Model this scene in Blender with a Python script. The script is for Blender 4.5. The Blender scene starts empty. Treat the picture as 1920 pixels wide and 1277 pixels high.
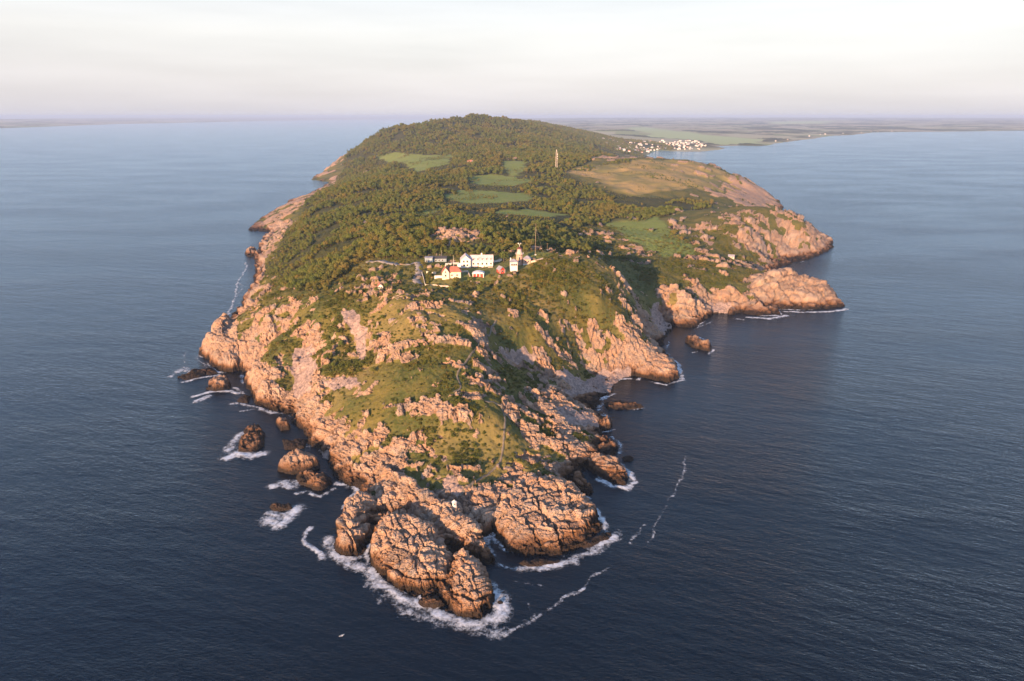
import bpy, math, random
import numpy as np
from mathutils import Vector, Matrix

R = math.radians
sc = bpy.context.scene
col = sc.collection
rng = np.random.default_rng(7)
random.seed(7)

# ---------------------------------------------------------------- camera
CAMZ = 180.0
F = 1280.0                       # focal length in photo pixels (1920 wide)
PITCH = math.atan((638.5 - 218.0) / F)
cam_d = bpy.data.cameras.new('camera')
cam_d.sensor_width = 36.0
cam_d.lens = 24.0
cam_d.clip_start = 1.0
cam_d.clip_end = 400000.0
cam = bpy.data.objects.new('camera', cam_d)
cam.location = (0, 0, CAMZ)
cam.rotation_euler = (R(90) - PITCH, 0, 0)
col.objects.link(cam)
sc.camera = cam

# ---------------------------------------------------------------- sky and sun
SUN_EL = 11.0
SUN_AZ = 27.0                    # degrees left of straight behind the camera
sun_dir = Vector((-math.sin(R(SUN_AZ)) * math.cos(R(SUN_EL)), -math.cos(R(SUN_AZ)) * math.cos(R(SUN_EL)), math.sin(R(SUN_EL))))
world = bpy.data.worlds.new('World')
sc.world = world
world.use_nodes = True
wn, wl = world.node_tree.nodes, world.node_tree.links
wn.clear()
w_out = wn.new('ShaderNodeOutputWorld')
w_bg = wn.new('ShaderNodeBackground')
w_sky = wn.new('ShaderNodeTexSky')
w_sky.sky_type = 'NISHITA'
w_sky.sun_disc = False
w_sky.sun_elevation = R(SUN_EL)
w_sky.sun_rotation = math.atan2(sun_dir.x, sun_dir.y)
w_sky.altitude = 100
w_sky.air_density = 1.0
w_sky.dust_density = 1.5
w_sky.ozone_density = 1.5
# a thin even veil of high cloud over the whole sky, the same in every direction
w_tc = wn.new('ShaderNodeTexCoord')
w_sep = wn.new('ShaderNodeSeparateXYZ')
wl.new(w_tc.outputs['Generated'], w_sep.inputs[0])
w_ramp = wn.new('ShaderNodeValToRGB')
els = w_ramp.color_ramp.elements
VEIL = [(0.0, (3.4, 3.25, 3.5)), (0.05, (3.8, 3.57, 3.66)), (0.10, (4.2, 4.0, 3.9)), (0.145, (4.15, 4.1, 4.15)), (0.20, (3.1, 3.8, 5.0)), (0.30, (2.4, 3.3, 5.0)), (0.45, (1.9, 2.75, 4.4)), (0.7, (1.25, 1.95, 3.35)), (1.0, (0.95, 1.55, 2.8))]
els[0].position, els[1].position = VEIL[0][0], VEIL[-1][0]
els[0].color = (*[c * .1 for c in VEIL[0][1]], 1)
els[1].color = (*[c * .1 for c in VEIL[-1][1]], 1)
for p_, c_ in VEIL[1:-1]:
    e = els.new(p_)
    e.color = (*[c * .1 for c in c_], 1)
wl.new(w_sep.outputs['Z'], w_ramp.inputs[0])
w_map = wn.new('ShaderNodeMapping')
w_map.inputs['Scale'].default_value = (1.6, 1.6, 16)
w_map.inputs['Rotation'].default_value = (0.06, 0.1, 0.3)
wl.new(w_tc.outputs['Generated'], w_map.inputs[0])
w_noise = wn.new('ShaderNodeTexNoise')
w_noise.inputs['Scale'].default_value = 1.4
w_noise.inputs['Detail'].default_value = 5
wl.new(w_map.outputs[0], w_noise.inputs['Vector'])
w_mr = wn.new('ShaderNodeMapRange')
w_mr.inputs['From Min'].default_value = 0.3
w_mr.inputs['From Max'].default_value = 0.7
w_mr.inputs['To Min'].default_value = 0.89 * 10
w_mr.inputs['To Max'].default_value = 1.06 * 10
wl.new(w_noise.outputs['Fac'], w_mr.inputs['Value'])
w_mul = wn.new('ShaderNodeMix')
w_mul.data_type = 'RGBA'
w_mul.blend_type = 'MULTIPLY'
w_mul.clamp_factor = False
w_mul.inputs['Factor'].default_value = 1
wl.new(w_ramp.outputs[0], w_mul.inputs[6])
wl.new(w_mr.outputs[0], w_mul.inputs[7])
w_mix = wn.new('ShaderNodeMix')
w_mix.data_type = 'RGBA'
w_mix.inputs['Factor'].default_value = 0.86
wl.new(w_sky.outputs[0], w_mix.inputs[6])
wl.new(w_mul.outputs[2], w_mix.inputs[7])
w_bg.inputs['Strength'].default_value = 0.1
wl.new(w_mix.outputs[2], w_bg.inputs['Color'])
wl.new(w_bg.outputs[0], w_out.inputs['Surface'])

sun_l = bpy.data.lights.new('sun', 'SUN')
sun_l.energy = 5.0
sun_l.angle = R(0.5)
sun_l.color = (1.0, 0.60, 0.33)
sun = bpy.data.objects.new('sun', sun_l)
sun.rotation_euler = sun_dir.to_track_quat('Z', 'Y').to_euler()
sun.location = (0, 0, 500)
col.objects.link(sun)

sc.view_settings.view_transform = 'Standard'
sc.view_settings.look = 'None'
sc.view_settings.exposure = 1.3
sc.view_settings.gamma = 1.0
sc.view_settings.use_curve_mapping = False
sc.render.engine = 'CYCLES'
sc.cycles.use_denoising = True
sc.cycles.max_bounces = 4
sc.cycles.diffuse_bounces = 2
sc.cycles.glossy_bounces = 2
sc.cycles.transmission_bounces = 2
sc.cycles.transparent_max_bounces = 12
sc.cycles.volume_bounces = 0
sc.render.filter_size = 1.2

# ---------------------------------------------------------------- helpers: pixels to places
cP, sP = math.cos(PITCH), math.sin(PITCH)

def ray(px, py):
    """slopes (x per metre ahead, z per metre ahead) of the sight line through a photo pixel"""
    a, v = (px - 960.0) / F, (638.5 - py) / F
    dy = cP + v * sP
    return a / dy, (-sP + v * cP) / dy

def pt(px, py, z=0.0):
    t, s = ray(px, py)
    y = (z - CAMZ) / s
    return np.array((t * y, y, z))

# ---------------------------------------------------------------- numpy noise
def _h(ix, iy, iz, seed):
    n = (ix.astype(np.int64) * 374761393 + iy.astype(np.int64) * 668265263 + iz.astype(np.int64) * 2147483647 + seed * 1274126177) & 0xffffffff
    n = ((n ^ (n >> 13)) * 1274126177) & 0xffffffff
    n = ((n ^ (n >> 16)) * 2246822519) & 0xffffffff
    return ((n ^ (n >> 15)) & 0xffffff).astype(np.float64) / 0xffffff

def vnoise(x, y, seed=0):
    ix, iy = np.floor(x), np.floor(y)
    fx, fy = x - ix, y - iy
    fx, fy = fx * fx * fx * (fx * (fx * 6 - 15) + 10), fy * fy * fy * (fy * (fy * 6 - 15) + 10)
    z = np.zeros_like(ix)
    a, b = _h(ix, iy, z, seed), _h(ix + 1, iy, z, seed)
    c, d = _h(ix, iy + 1, z, seed), _h(ix + 1, iy + 1, z, seed)
    return ((a + (b - a) * fx) * (1 - fy) + (c + (d - c) * fx) * fy) * 2 - 1

def fbm(x, y, octv=4, seed=0, gain=0.5):
    s, a, n = 0.0, 1.0, 0.0
    for k in range(octv):
        c_, s_ = math.cos(k * 1.1), math.sin(k * 1.1)
        s = s + a * vnoise(x * c_ - y * s_, x * s_ + y * c_, seed + k * 17)
        n += a
        a *= gain
        x, y = x * 2.03, y * 2.03
    return s / n

def cell3(x, y, z, seed):
    """cellular noise: edge distance F2-F1 and a random value per cell"""
    ix, iy, iz = np.floor(x), np.floor(y), np.floor(z)
    f1 = np.full(x.shape, 9.0)
    f2 = np.full(x.shape, 9.0)
    idr = np.zeros(x.shape)
    for dx in (-1, 0, 1):
        for dy in (-1, 0, 1):
            for dz in (-1, 0, 1):
                cx, cy, cz = ix + dx, iy + dy, iz + dz
                ax = cx + 0.1 + 0.8 * _h(cx, cy, cz, seed) - x
                ay = cy + 0.1 + 0.8 * _h(cx, cy, cz, seed + 1) - y
                az = cz + 0.1 + 0.8 * _h(cx, cy, cz, seed + 2) - z
                d = np.sqrt(ax * ax + ay * ay + az * az)
                near = d < f1
                f2 = np.where(near, f1, np.minimum(f2, d))
                idr = np.where(near, _h(cx, cy, cz, seed + 3), idr)
                f1 = np.where(near, d, f1)
    return f2 - f1, idr

def sstep(a, b, x):
    t = np.clip((x - a) / (b - a), 0, 1)
    return t * t * (3 - 2 * t)

def poly_sdf(X, Y, poly):
    """signed distance to a polygon, positive inside"""
    shp = X.shape
    X, Y = X.ravel(), Y.ravel()
    d2 = np.full(X.shape, 1e18)
    ins = np.zeros(X.shape, bool)
    n = len(poly)
    for i in range(n):
        ax, ay = poly[i][0], poly[i][1]
        bx, by = poly[(i + 1) % n][0], poly[(i + 1) % n][1]
        ex, ey = bx - ax, by - ay
        L = ex * ex + ey * ey + 1e-9
        wx, wy = X - ax, Y - ay
        tt = np.clip((wx * ex + wy * ey) / L, 0, 1)
        qx, qy = wx - tt * ex, wy - tt * ey
        d2 = np.minimum(d2, qx * qx + qy * qy)
        c = (ay > Y) != (by > Y)
        if abs(ey) > 1e-9:
            ins ^= c & (X < ax + ex * (Y - ay) / ey)
    d = np.sqrt(d2)
    return np.where(ins, d, -d).reshape(shp)

def line_dist(X, Y, line):
    d2 = np.full(X.shape, 1e18)
    for a, b in zip(line[:-1], line[1:]):
        ex, ey = b[0] - a[0], b[1] - a[1]
        L = ex * ex + ey * ey + 1e-9
        wx, wy = X - a[0], Y - a[1]
        tt = np.clip((wx * ex + wy * ey) / L, 0, 1)
        qx, qy = wx - tt * ex, wy - tt * ey
        d2 = np.minimum(d2, qx * qx + qy * qy)
    return np.sqrt(d2)

# ---------------------------------------------------------------- the lie of the land
# coastline: photo pixels on the water line, or ('w', x, y) in metres where it is hidden
COAST = [
    # front tip, from the small block round the left side
    (929, 1125), (921, 1146), (900, 1160), (867, 1156), (829, 1137), (787, 1125), (750, 1108), (717, 1083), (697, 1060),
    (692, 1040), (699, 1018), (690, 1024), (679, 1046), (655, 1048), (637, 1042), (625, 1017), (628, 985), (644, 955), (660, 935),
    (674, 925), (668, 917), (650, 914), (632, 902), (622, 880), (610, 862), (592, 840), (575, 830), (568, 807),
    (547, 795), (544, 775), (529, 777), (511, 773), (480, 762), (465, 738), (454, 712), (452, 694),
    (432, 698), (410, 698), (392, 682), (371, 659), (384, 646), (407, 625), (428, 600), (452, 570), (465, 547), (475, 523), (474, 500),
    (478, 478), (494, 447), (506, 434), (488, 434), (466, 434), (484, 412), (531, 387), (541, 378), (575, 366), (603, 353), (616, 342),
    (583, 337), (594, 328), (634, 314), ('w', -640, 3000), ('w', -640, 3800), ('w', -560, 5000), ('w', -700, 7000), ('w', -1100, 10000),
    ('w', -1900, 16000), ('w', -5000, 40000), ('w', 60000, 40000), ('w', 60000, 11500), ('w', 20000, 9800),
    (1920, 245), (1760, 247), (1640, 248), (1600, 253), (1556, 255), (1520, 261), (1483, 265), (1455, 269), (1432, 274), (1392, 273), (1345, 274),
    (1363, 278), (1347, 281), (1307, 285), (1260, 284), (1234, 282), (1213, 291), ('w', 590, 3000), ('w', 470, 2500), ('w', 480, 2100),
    ('w', 560, 1850), ('w', 610, 1700), ('w', 600, 1550), ('w', 560, 1420), ('w', 515, 1330), ('w', 470, 1240), ('w', 500, 1150), ('w', 495, 1050),
    (1562, 462), (1555, 470), (1520, 487), (1488, 492), (1470, 500), ('w', 300, 790), ('w', 318, 730), ('w', 338, 690),
    (1590, 575), (1551, 580), (1497, 581), (1453, 579), (1464, 591), (1424, 593), (1380, 587), (1362, 588), (1336, 589),
    (1333, 597), (1300, 614), (1267, 613), (1253, 628), (1242, 650), (1249, 666), (1267, 681), (1277, 708), (1256, 718), (1225, 712), (1202, 705),
    (1178, 707), (1146, 722), (1148, 738), (1126, 748), (1128, 760), (1112, 772), (1131, 778), (1147, 801), (1130, 812), (1142, 820), (1162, 841), (1152, 856),
    (1160, 874), (1180, 897), (1170, 912), (1140, 900), (1100, 880), (1092, 890), (1112, 920), (1106, 932), (1088, 925), (1070, 903), (1095, 940), (1121, 968), (1130, 985), (1118, 1003), (1104, 1022),
    (1054, 1042), (1008, 1048), (979, 1044), (954, 1033), (933, 1012), (921, 995), (912, 1003), (908, 1022), (925, 1048), (932, 1058), (915, 1060), (893, 1045), (895, 1060), (915, 1085), (924, 1105),
]
coast = np.array([(c[1], c[2]) if c[0] == 'w' else pt(c[0], c[1], 0)[:2] for c in COAST], float)

# heights: (photo x, photo y, metres above the sea) or ('w', x, y, z)
CTRL = [
    (655, 955, 6), (700, 945, 3), (760, 960, 5), (770, 1030, 5), (850, 1025, 1), (880, 1090, 3), (800, 940, 5), (850, 950, 8), (905, 960, 5), (905, 990, 2),
    (1000, 990, 5), (1010, 900, 9), (1060, 960, 4), (920, 910, 9),
    (870, 912, 12), (845, 905, 12), (720, 870, 10), (690, 890, 6), (760, 870, 14), (800, 840, 18), (870, 830, 19), (930, 830, 18), (975, 800, 18), (985, 860, 12),
    (860, 760, 34), (850, 735, 36), (800, 770, 29), (760, 790, 24), (930, 770, 30), (990, 760, 20), (1060, 800, 9), (1050, 745, 13), (1120, 790, 5), (1080, 850, 7), (1140, 880, 5), (1100, 830, 6), (1030, 880, 9),
    (600, 800, 10), (640, 840, 8), (560, 775, 9), (650, 800, 15), (560, 720, 12), (570, 660, 25), (640, 750, 22), (700, 780, 22), (600, 700, 25), (740, 720, 36), (510, 745, 7), (490, 720, 14), (480, 680, 20), (520, 640, 28), (540, 620, 30),
    (800, 700, 41), (860, 650, 49), (760, 600, 58), (750, 557, 65), (800, 570, 62), (890, 600, 57), (820, 630, 52), (930, 660, 37), (900, 710, 36), (930, 740, 32), (960, 720, 27), (1000, 690, 21), (1040, 720, 12), (1090, 700, 6), (1100, 680, 10), (1130, 700, 4),
    (640, 600, 50), (660, 640, 37), (680, 670, 33), (610, 620, 40), (600, 580, 50), (700, 620, 46), (720, 670, 40),
    (540, 552, 46), (470, 580, 33), (440, 620, 22), (415, 660, 13), (505, 600, 34), (560, 570, 46), (500, 560, 40), (430, 640, 20),
    (975, 497, 70), (960, 512, 67), (1080, 478, 74), (1020, 473, 73), (1130, 488, 68), (1160, 515, 56), (1185, 555, 42), (1205, 590, 28), (1230, 620, 10), (1225, 645, 8), (1250, 690, 6), (1210, 680, 11), (1150, 650, 19), (1190, 640, 22),
    (1000, 560, 56), (1060, 540, 60), (1100, 600, 38), (1060, 640, 29), (1150, 600, 36), (1010, 620, 42), (960, 600, 50), (1120, 550, 55), (1040, 590, 46), (940, 560, 58),
    (860, 512, 66), (780, 500, 67), (780, 530, 64), (890, 492, 68), (700, 490, 64), (700, 540, 60), (650, 530, 56), (620, 500, 54), (920, 530, 63), (840, 545, 63),
    # the wooded back
    (760, 430, 70), (860, 437, 78), (830, 445, 74), (900, 450, 73), (700, 450, 66), (600, 470, 50), (530, 500, 27), (500, 520, 18), (510, 470, 20), (560, 430, 35), (540, 400, 24), (610, 390, 45), (660, 400, 58), (640, 350, 45), (700, 340, 68),
    (960, 440, 66), (1000, 455, 62), (1060, 440, 52), (1100, 455, 45), (1150, 470, 40), (1180, 455, 41), (1190, 430, 40), (1120, 410, 46), (1060, 400, 52), (1000, 400, 57),
    (900, 370, 62), (980, 370, 60), (850, 368, 62), (800, 395, 62), (770, 300, 76), (830, 296, 76), (720, 292, 66), (930, 335, 66), (880, 305, 78), (980, 337, 66), (1050, 345, 62), (1100, 370, 52),
    (1043, 318, 76), (1100, 318, 76), (1200, 296, 84), (1270, 299, 82), (1330, 305, 74), (1370, 322, 60), (1230, 325, 72), (1300, 335, 66), (1180, 350, 60), (1290, 360, 52), (1340, 365, 44), (1400, 360, 25), (1405, 345, 40), (1150, 330, 70), (1250, 380, 44), (1200, 390, 46),
    (1400, 389, 60), (1450, 390, 58), (1340, 395, 52), (1270, 410, 46), (1330, 435, 38), (1400, 420, 48), (1480, 430, 32), (1500, 410, 45), (1530, 428, 24), (1480, 465, 9), (1440, 482, 6), (1420, 495, 10), (1380, 470, 24), (1300, 470, 34), (1250, 450, 40),
    (1480, 503, 30), (1440, 515, 28), (1520, 520, 22), (1410, 530, 18), (1550, 550, 10), (1380, 500, 27), (1370, 540, 20), (1420, 570, 8), (1300, 520, 30), (1310, 560, 18), (1270, 580, 14), (1280, 540, 28), (1230, 520, 34), (1225, 560, 22), (1215, 600, 12), (1240, 600, 4), (1340, 560, 12), (1350, 585, 3),
    (1180, 500, 40), (1210, 540, 28), (1200, 480, 38),
    # far hills
    ('w', -560, 2400, 62), ('w', -480, 2600, 132), ('w', -330, 2800, 160), ('w', -180, 3000, 192), ('w', -230, 2900, 180), ('w', -110, 3080, 178), ('w', -60, 3300, 160), ('w', 30, 3500, 150), (760, 270, 96), (850, 250, 112), (900, 250, 115), (1000, 265, 104), (930, 280, 90), (800, 275, 92),
    (1060, 289, 80), (1100, 287, 68), (1135, 287, 54), (1100, 250, 60), (1000, 238, 110), ('w', 60, 4200, 150), ('w', 200, 4600, 120), ('w', -300, 4300, 120), ('w', -560, 3400, 60), ('w', 400, 2300, 40), ('w', 420, 2700, 24), ('w', 330, 2500, 46), ('w', 450, 1700, 70), ('w', 520, 1600, 50),
    (1150, 262, 40), (1180, 275, 22), (1230, 268, 14), (1300, 272, 8), (1180, 255, 30), (1250, 258, 12), (1350, 262, 6), (1150, 245, 50),
    ('w', 600, 6000, 30), ('w', 1500, 6000, 14), ('w', 3000, 8000, 14), ('w', 6000, 12000, 22), ('w', 2000, 12000, 35), ('w', 9000, 11000, 20), ('w', 10000, 25000, 90), ('w', 4000, 25000, 90), ('w', 25000, 25000, 70), ('w', 25000, 12000, 25), ('w', 3000, 38000, 130), ('w', 30000, 38000, 110),
]
ctrl = np.array([(c[1], c[2], c[3]) if c[0] == 'w' else pt(*c) for c in CTRL], float)

nodes_xy = np.vstack([ctrl[:, :2], coast])
nodes_z = np.concatenate([ctrl[:, 2], np.zeros(len(coast))])

def warp_xy(p):
    """the far land is squeezed so that one interpolation serves 200 m and 20 km"""
    r = np.maximum(p[:, 1], 100.0)
    return np.stack([p[:, 0] / r * 3.0, np.log(r) * 3.0], 1)

def rbf_fit(P, Z, sm):
    Q = warp_xy(P)
    d = np.sqrt(((Q[:, None] - Q[None]) ** 2).sum(2))
    n = len(P)
    A = np.zeros((n + 1, n + 1))
    A[:n, :n] = d - sm * np.eye(n)
    A[:n, n] = 1
    A[n, :n] = 1
    return Q, np.linalg.solve(A, np.concatenate([Z, [0]]))

RQ, RW = rbf_fit(nodes_xy, nodes_z, 0.003)

def rbf_eval(X, Y):
    P = warp_xy(np.stack([X.ravel(), Y.ravel()], 1))
    out = np.empty(len(P))
    for i in range(0, len(P), 20000):
        q = P[i:i + 20000]
        d2 = (q ** 2).sum(1)[:, None] + (RQ ** 2).sum(1)[None] - 2 * q @ RQ.T
        out[i:i + 20000] = np.sqrt(np.maximum(d2, 0)) @ RW[:-1] + RW[-1]
    return out.reshape(X.shape)

# rows of the land sheet get wider apart with distance, so do its columns
def steps():
    y, ys = 186.0, []
    while y < 34000:
        ys.append(y)
        y *= 1 + (0.00165 if y < 420 else 0.0021 if y < 820 else 0.0045 if y < 3600 else 0.012)
    return np.array(ys)

YS = steps()
TS = np.concatenate([np.arange(-0.56, 0.62, 0.0019), np.arange(0.62, 1.02, 0.006)])
GY, GT = np.meshgrid(YS, TS, indexing='ij')
GX = GT * GY
NR, NC = GX.shape

# coarse evaluation then bilinear for the broad fields
def coarse(fn, k=3):
    ri = np.unique(np.concatenate([np.arange(0, NR, k), [NR - 1]]))
    ci = np.unique(np.concatenate([np.arange(0, NC, k), [NC - 1]]))
    v = fn(GX[np.ix_(ri, ci)], GY[np.ix_(ri, ci)])
    fr = np.interp(np.arange(NR), ri, np.arange(len(ri)))
    fc = np.interp(np.arange(NC), ci, np.arange(len(ci)))
    r0 = np.minimum(fr.astype(int), len(ri) - 2)
    c0 = np.minimum(fc.astype(int), len(ci) - 2)
    ar = (fr - r0)[:, None]
    ac = (fc - c0)[None]
    return (v[np.ix_(r0, c0)] * (1 - ar) * (1 - ac) + v[np.ix_(r0 + 1, c0)] * ar * (1 - ac)
            + v[np.ix_(r0, c0 + 1)] * (1 - ar) * ac + v[np.ix_(r0 + 1, c0 + 1)] * ar * ac)

HB = coarse(rbf_eval, 3)

def scaled(fn, LV, X=None, Y=None):
    """noise whose grain doubles in steps with distance (LV = log2 of the grain)"""
    X = GX if X is None else X
    Y = GY if Y is None else Y
    o = np.zeros_like(X)
    for k in range(int(LV.max()) + 2):
        w = np.clip(1 - np.abs(LV - k), 0, 1)
        m = w > 0
        if m.any():
            o[m] += w[m] * fn(X[m], Y[m], 2.0 ** k)
    return o
# ragged coast: the distance field is bent by noise
CD = coarse(lambda x, y: poly_sdf(x, y, coast), 2)
CD = CD + scaled(lambda x, y, k: k * (1.3 * fbm(x / 9 / k, y / 9 / k, 3, 5) + 0.5 * fbm(x / 2.5 / k, y / 2.5 / k, 2, 9)), np.log2(np.clip(GY / 300, 1, 40)))
LOC = np.clip(GY / 250, 1, 30)
edge = 1 - np.exp(-np.maximum(CD, 0) / (2.2 * LOC))
H = np.where(CD > 0, np.maximum(HB, 0.6) * edge + 0.5 * sstep(0, 3, CD), np.maximum(-0.45 * -CD, -4))
H = np.where(CD > 0, H, np.maximum(CD * 0.6, -4.0))

# smooth whale-backed slabs at the point: outline pixels (at height zb), top height front/back, shoulder width
def slab(outline, zb, zf, zr, w, p=0.45, rough=1.0):
    global H, SLAB
    w = w * 0.85
    P = np.array([pt(a, b, zb)[:2] for a, b in outline])
    y0, y1 = P[:, 1].min() - 4, P[:, 1].max() + 4
    r0, r1 = np.searchsorted(YS, [y0, y1])
    X, Y = GX[r0:r1], GY[r0:r1]
    d = poly_sdf(X, Y, P) + rough * fbm(X / 5, Y / 5, 3, 31)
    k = np.clip((Y - P[:, 1].min()) / (np.ptp(P[:, 1])), 0, 1)
    top = zf + (zr - zf) * k
    u = np.clip(d / w, 0, 1)
    h = zb + (top - zb) * (1 - (1 - u) ** 2) ** p
    H[r0:r1] = np.where(d > 0, np.maximum(H[r0:r1], h), H[r0:r1])
    SLAB[r0:r1] = np.maximum(SLAB[r0:r1], sstep(0, 2, d))

SLAB = np.zeros_like(H)
slab([(629, 1028), (640, 1040), (672, 1043), (690, 1015), (700, 985), (708, 962), (700, 952), (672, 950), (648, 960), (632, 985)], 0.3, 9, 12, 9, 0.45)
slab([(697, 1055), (716, 1080), (750, 1104), (790, 1112), (822, 1102), (842, 1080), (850, 1052), (838, 1022), (812, 998), (770, 986), (722, 986), (703, 1000), (696, 1025)], 0.3, 8, 13.5, 13, 0.45)
slab([(826, 1128), (860, 1152), (898, 1158), (922, 1140), (926, 1118), (912, 1088), (890, 1060), (868, 1046), (852, 1062), (845, 1085), (834, 1105)], 0.3, 6, 9.5, 8, 0.45)
slab([(880, 1036), (905, 1052), (928, 1056), (924, 1042), (905, 1028), (885, 1024)], 0.3, 4.5, 6, 4.5, 0.45)
slab([(806, 1003), (850, 1030), (888, 1034), (905, 1022), (902, 1000), (880, 985), (850, 968), (800, 940), (750, 915), (715, 895), (704, 905), (730, 938), (770, 975)], 1.0, 10, 17, 11, 0.42)
slab([(908, 1004), (921, 994), (930, 975), (926, 955), (905, 950), (890, 965), (900, 990)], 1.0, 7, 9, 4, 0.45)
slab([(933, 1008), (952, 1030), (985, 1040), (1030, 1036), (1075, 1020), (1100, 1000), (1110, 985), (1120, 968), (1098, 945), (1070, 925), (1030, 918), (975, 925), (940, 950), (926, 985)], 0.5, 7, 15, 13, 0.42)
slab([(1068, 908), (1085, 926), (1104, 930), (1112, 922), (1098, 905), (1080, 897)], 0.3, 3.5, 5.5, 3.2)
slab([(1100, 880), (1140, 900), (1168, 908), (1178, 895), (1160, 876), (1130, 862), (1105, 862)], 0.3, 4, 8, 7)
slab([(385, 660), (395, 682), (412, 696), (436, 696), (452, 690), (456, 660), (448, 630), (430, 620), (405, 632)], 0.5, 16, 26, 20, 0.45)
slab([(1395, 560), (1420, 572), (1460, 578), (1520, 580), (1585, 574), (1560, 556), (1500, 548), (1440, 548), (1405, 552)], 0.5, 8, 34, 45, 0.5)
slab([(1190, 704), (1225, 711), (1256, 717), (1274, 708), (1264, 688), (1235, 680), (1200, 690)], 0.3, 6, 12, 10)

def grad(Z):
    zr = np.gradient(Z, axis=0) / np.gradient(GY, axis=0)
    dxc = np.gradient(GX, axis=1)
    zc = np.gradient(Z, axis=1) / dxc
    # rows also move sideways, remove that part
    zr = zr - zc * GT
    return zc, zr

def at_ground(px, py, Z=None):
    """where the sight line of a photo pixel first meets the land"""
    Z = H if Z is None else Z
    t, s = ray(px, py)
    c = np.interp(t, TS, np.arange(NC))
    c0 = min(max(int(c), 0), NC - 2)
    a = c - c0
    zc = Z[:, c0] * (1 - a) + Z[:, c0 + 1] * a
    zr = CAMZ + s * YS
    k = np.nonzero(zc >= zr)[0]
    if len(k) == 0:
        y = (0 - CAMZ) / s if s < -1e-4 else 20000
        return np.array((t * y, y, 0.0))
    k = k[0]
    if k == 0:
        return np.array((t * YS[0], YS[0], zc[0]))
    d0, d1 = zr[k - 1] - zc[k - 1], zc[k] - zr[k]
    f = d0 / (d0 + d1 + 1e-9)
    y = YS[k - 1] + (YS[k] - YS[k - 1]) * f
    return np.array((t * y, y, zc[k - 1] + (zc[k] - zc[k - 1]) * f))

def height_at(x, y, Z=None):
    Z = H if Z is None else Z
    x, y = np.asarray(x, float), np.asarray(y, float)
    r = np.interp(y, YS, np.arange(NR))
    c = np.interp(x / y, TS, np.arange(NC))
    r0 = np.clip(r.astype(int), 0, NR - 2)
    c0 = np.clip(c.astype(int), 0, NC - 2)
    a, b = r - r0, c - c0
    return (Z[r0, c0] * (1 - a) * (1 - b) + Z[r0 + 1, c0] * a * (1 - b) + Z[r0, c0 + 1] * (1 - a) * b + Z[r0 + 1, c0 + 1] * a * b)

def gpoly(pix):
    return np.array([at_ground(a, b)[:2] for a, b in pix])

def region(pix, soft=4.0, wobble=5.0, scale=12.0, seed=3):
    """soft mask over the land sheet of an area outlined in the photo and laid on the ground"""
    P = gpoly(pix)
    m = np.zeros_like(H)
    y0, y1 = P[:, 1].min() - 60, P[:, 1].max() + 60
    t0, t1 = (P[:, 0] / P[:, 1]).min() - 0.1, (P[:, 0] / P[:, 1]).max() + 0.1
    r0, r1 = np.searchsorted(YS, [y0, y1])
    c0, c1 = np.searchsorted(TS, [t0, t1])
    X, Y = GX[r0:r1, c0:c1], GY[r0:r1, c0:c1]
    d = poly_sdf(X, Y, P) + wobble * fbm(X / scale, Y / scale, 3, seed)
    m[r0:r1, c0:c1] = sstep(-soft, soft, d)
    return m

# ---------------------------------------------------------------- land cover
def union(polys, **k):
    m = np.zeros_like(H)
    for i, p in enumerate(polys):
        m = np.maximum(m, region(p, seed=3 + i, **k))
    return m

GRASS_ZONE = [(430, 600), (520, 545), (600, 520), (660, 480), (1010, 470), (1130, 486), (1150, 525), (1190, 560), (1196, 600), (1180, 625), (1130, 655), (1090, 675), (1060, 700), (1040, 735), (975, 745),
              (985, 780), (980, 825), (950, 860), (900, 890), (835, 880), (800, 855), (740, 830), (690, 810), (640, 790), (600, 770), (588, 735), (592, 690), (600, 640), (555, 640), (520, 690), (490, 660), (470, 640)]
ROCKS = [
    [(712, 560), (745, 550), (790, 556), (822, 575), (800, 605), (755, 612), (722, 590)],
    [(868, 592), (890, 586), (910, 596), (912, 622), (885, 632), (868, 615)],
    [(760, 752), (830, 738), (890, 742), (880, 760), (800, 775), (756, 780)],
    [(790, 776), (860, 760), (915, 772), (880, 786), (800, 794)],
    [(840, 790), (890, 775), (920, 795), (890, 802), (850, 800)],
    [(930, 642), (985, 650), (1040, 668), (1050, 684), (1000, 682), (945, 666)],
    [(1035, 588), (1085, 606), (1150, 622), (1165, 645), (1105, 640), (1045, 616)],
    [(1128, 520), (1162, 535), (1186, 580), (1166, 584), (1138, 552)],
    [(1085, 650), (1130, 640), (1180, 650), (1200, 685), (1150, 680), (1100, 672)],
    [(640, 600), (650, 590), (655, 640), (645, 650)], [(690, 600), (715, 625), (708, 660), (692, 640)],
    [(655, 640), (700, 625), (770, 640), (800, 670), (740, 690), (690, 680)],
    [(560, 615), (600, 612), (600, 660), (575, 665)], [(440, 560), (540, 552), (556, 575), (556, 612), (500, 636), (470, 618), (455, 585)],
    [(610, 760), (650, 752), (665, 770), (625, 776)], [(670, 770), (690, 768), (690, 800), (672, 798)],
    [(885, 690), (910, 665), (925, 690), (900, 705)], [(905, 855), (925, 845), (930, 870), (905, 872)],
    [(985, 800), (1010, 830), (1000, 860), (970, 850), (965, 820)], [(840, 870), (890, 860), (895, 885), (850, 885)],
    [(800, 447), (825, 432), (865, 430), (900, 437), (908, 450), (860, 456), (815, 456)],
    [(1250, 412), (1290, 425), (1350, 410), (1420, 445), (1400, 465), (1340, 455), (1300, 452), (1260, 435)],
    [(1160, 462), (1200, 455), (1230, 468), (1190, 474)],
]
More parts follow.
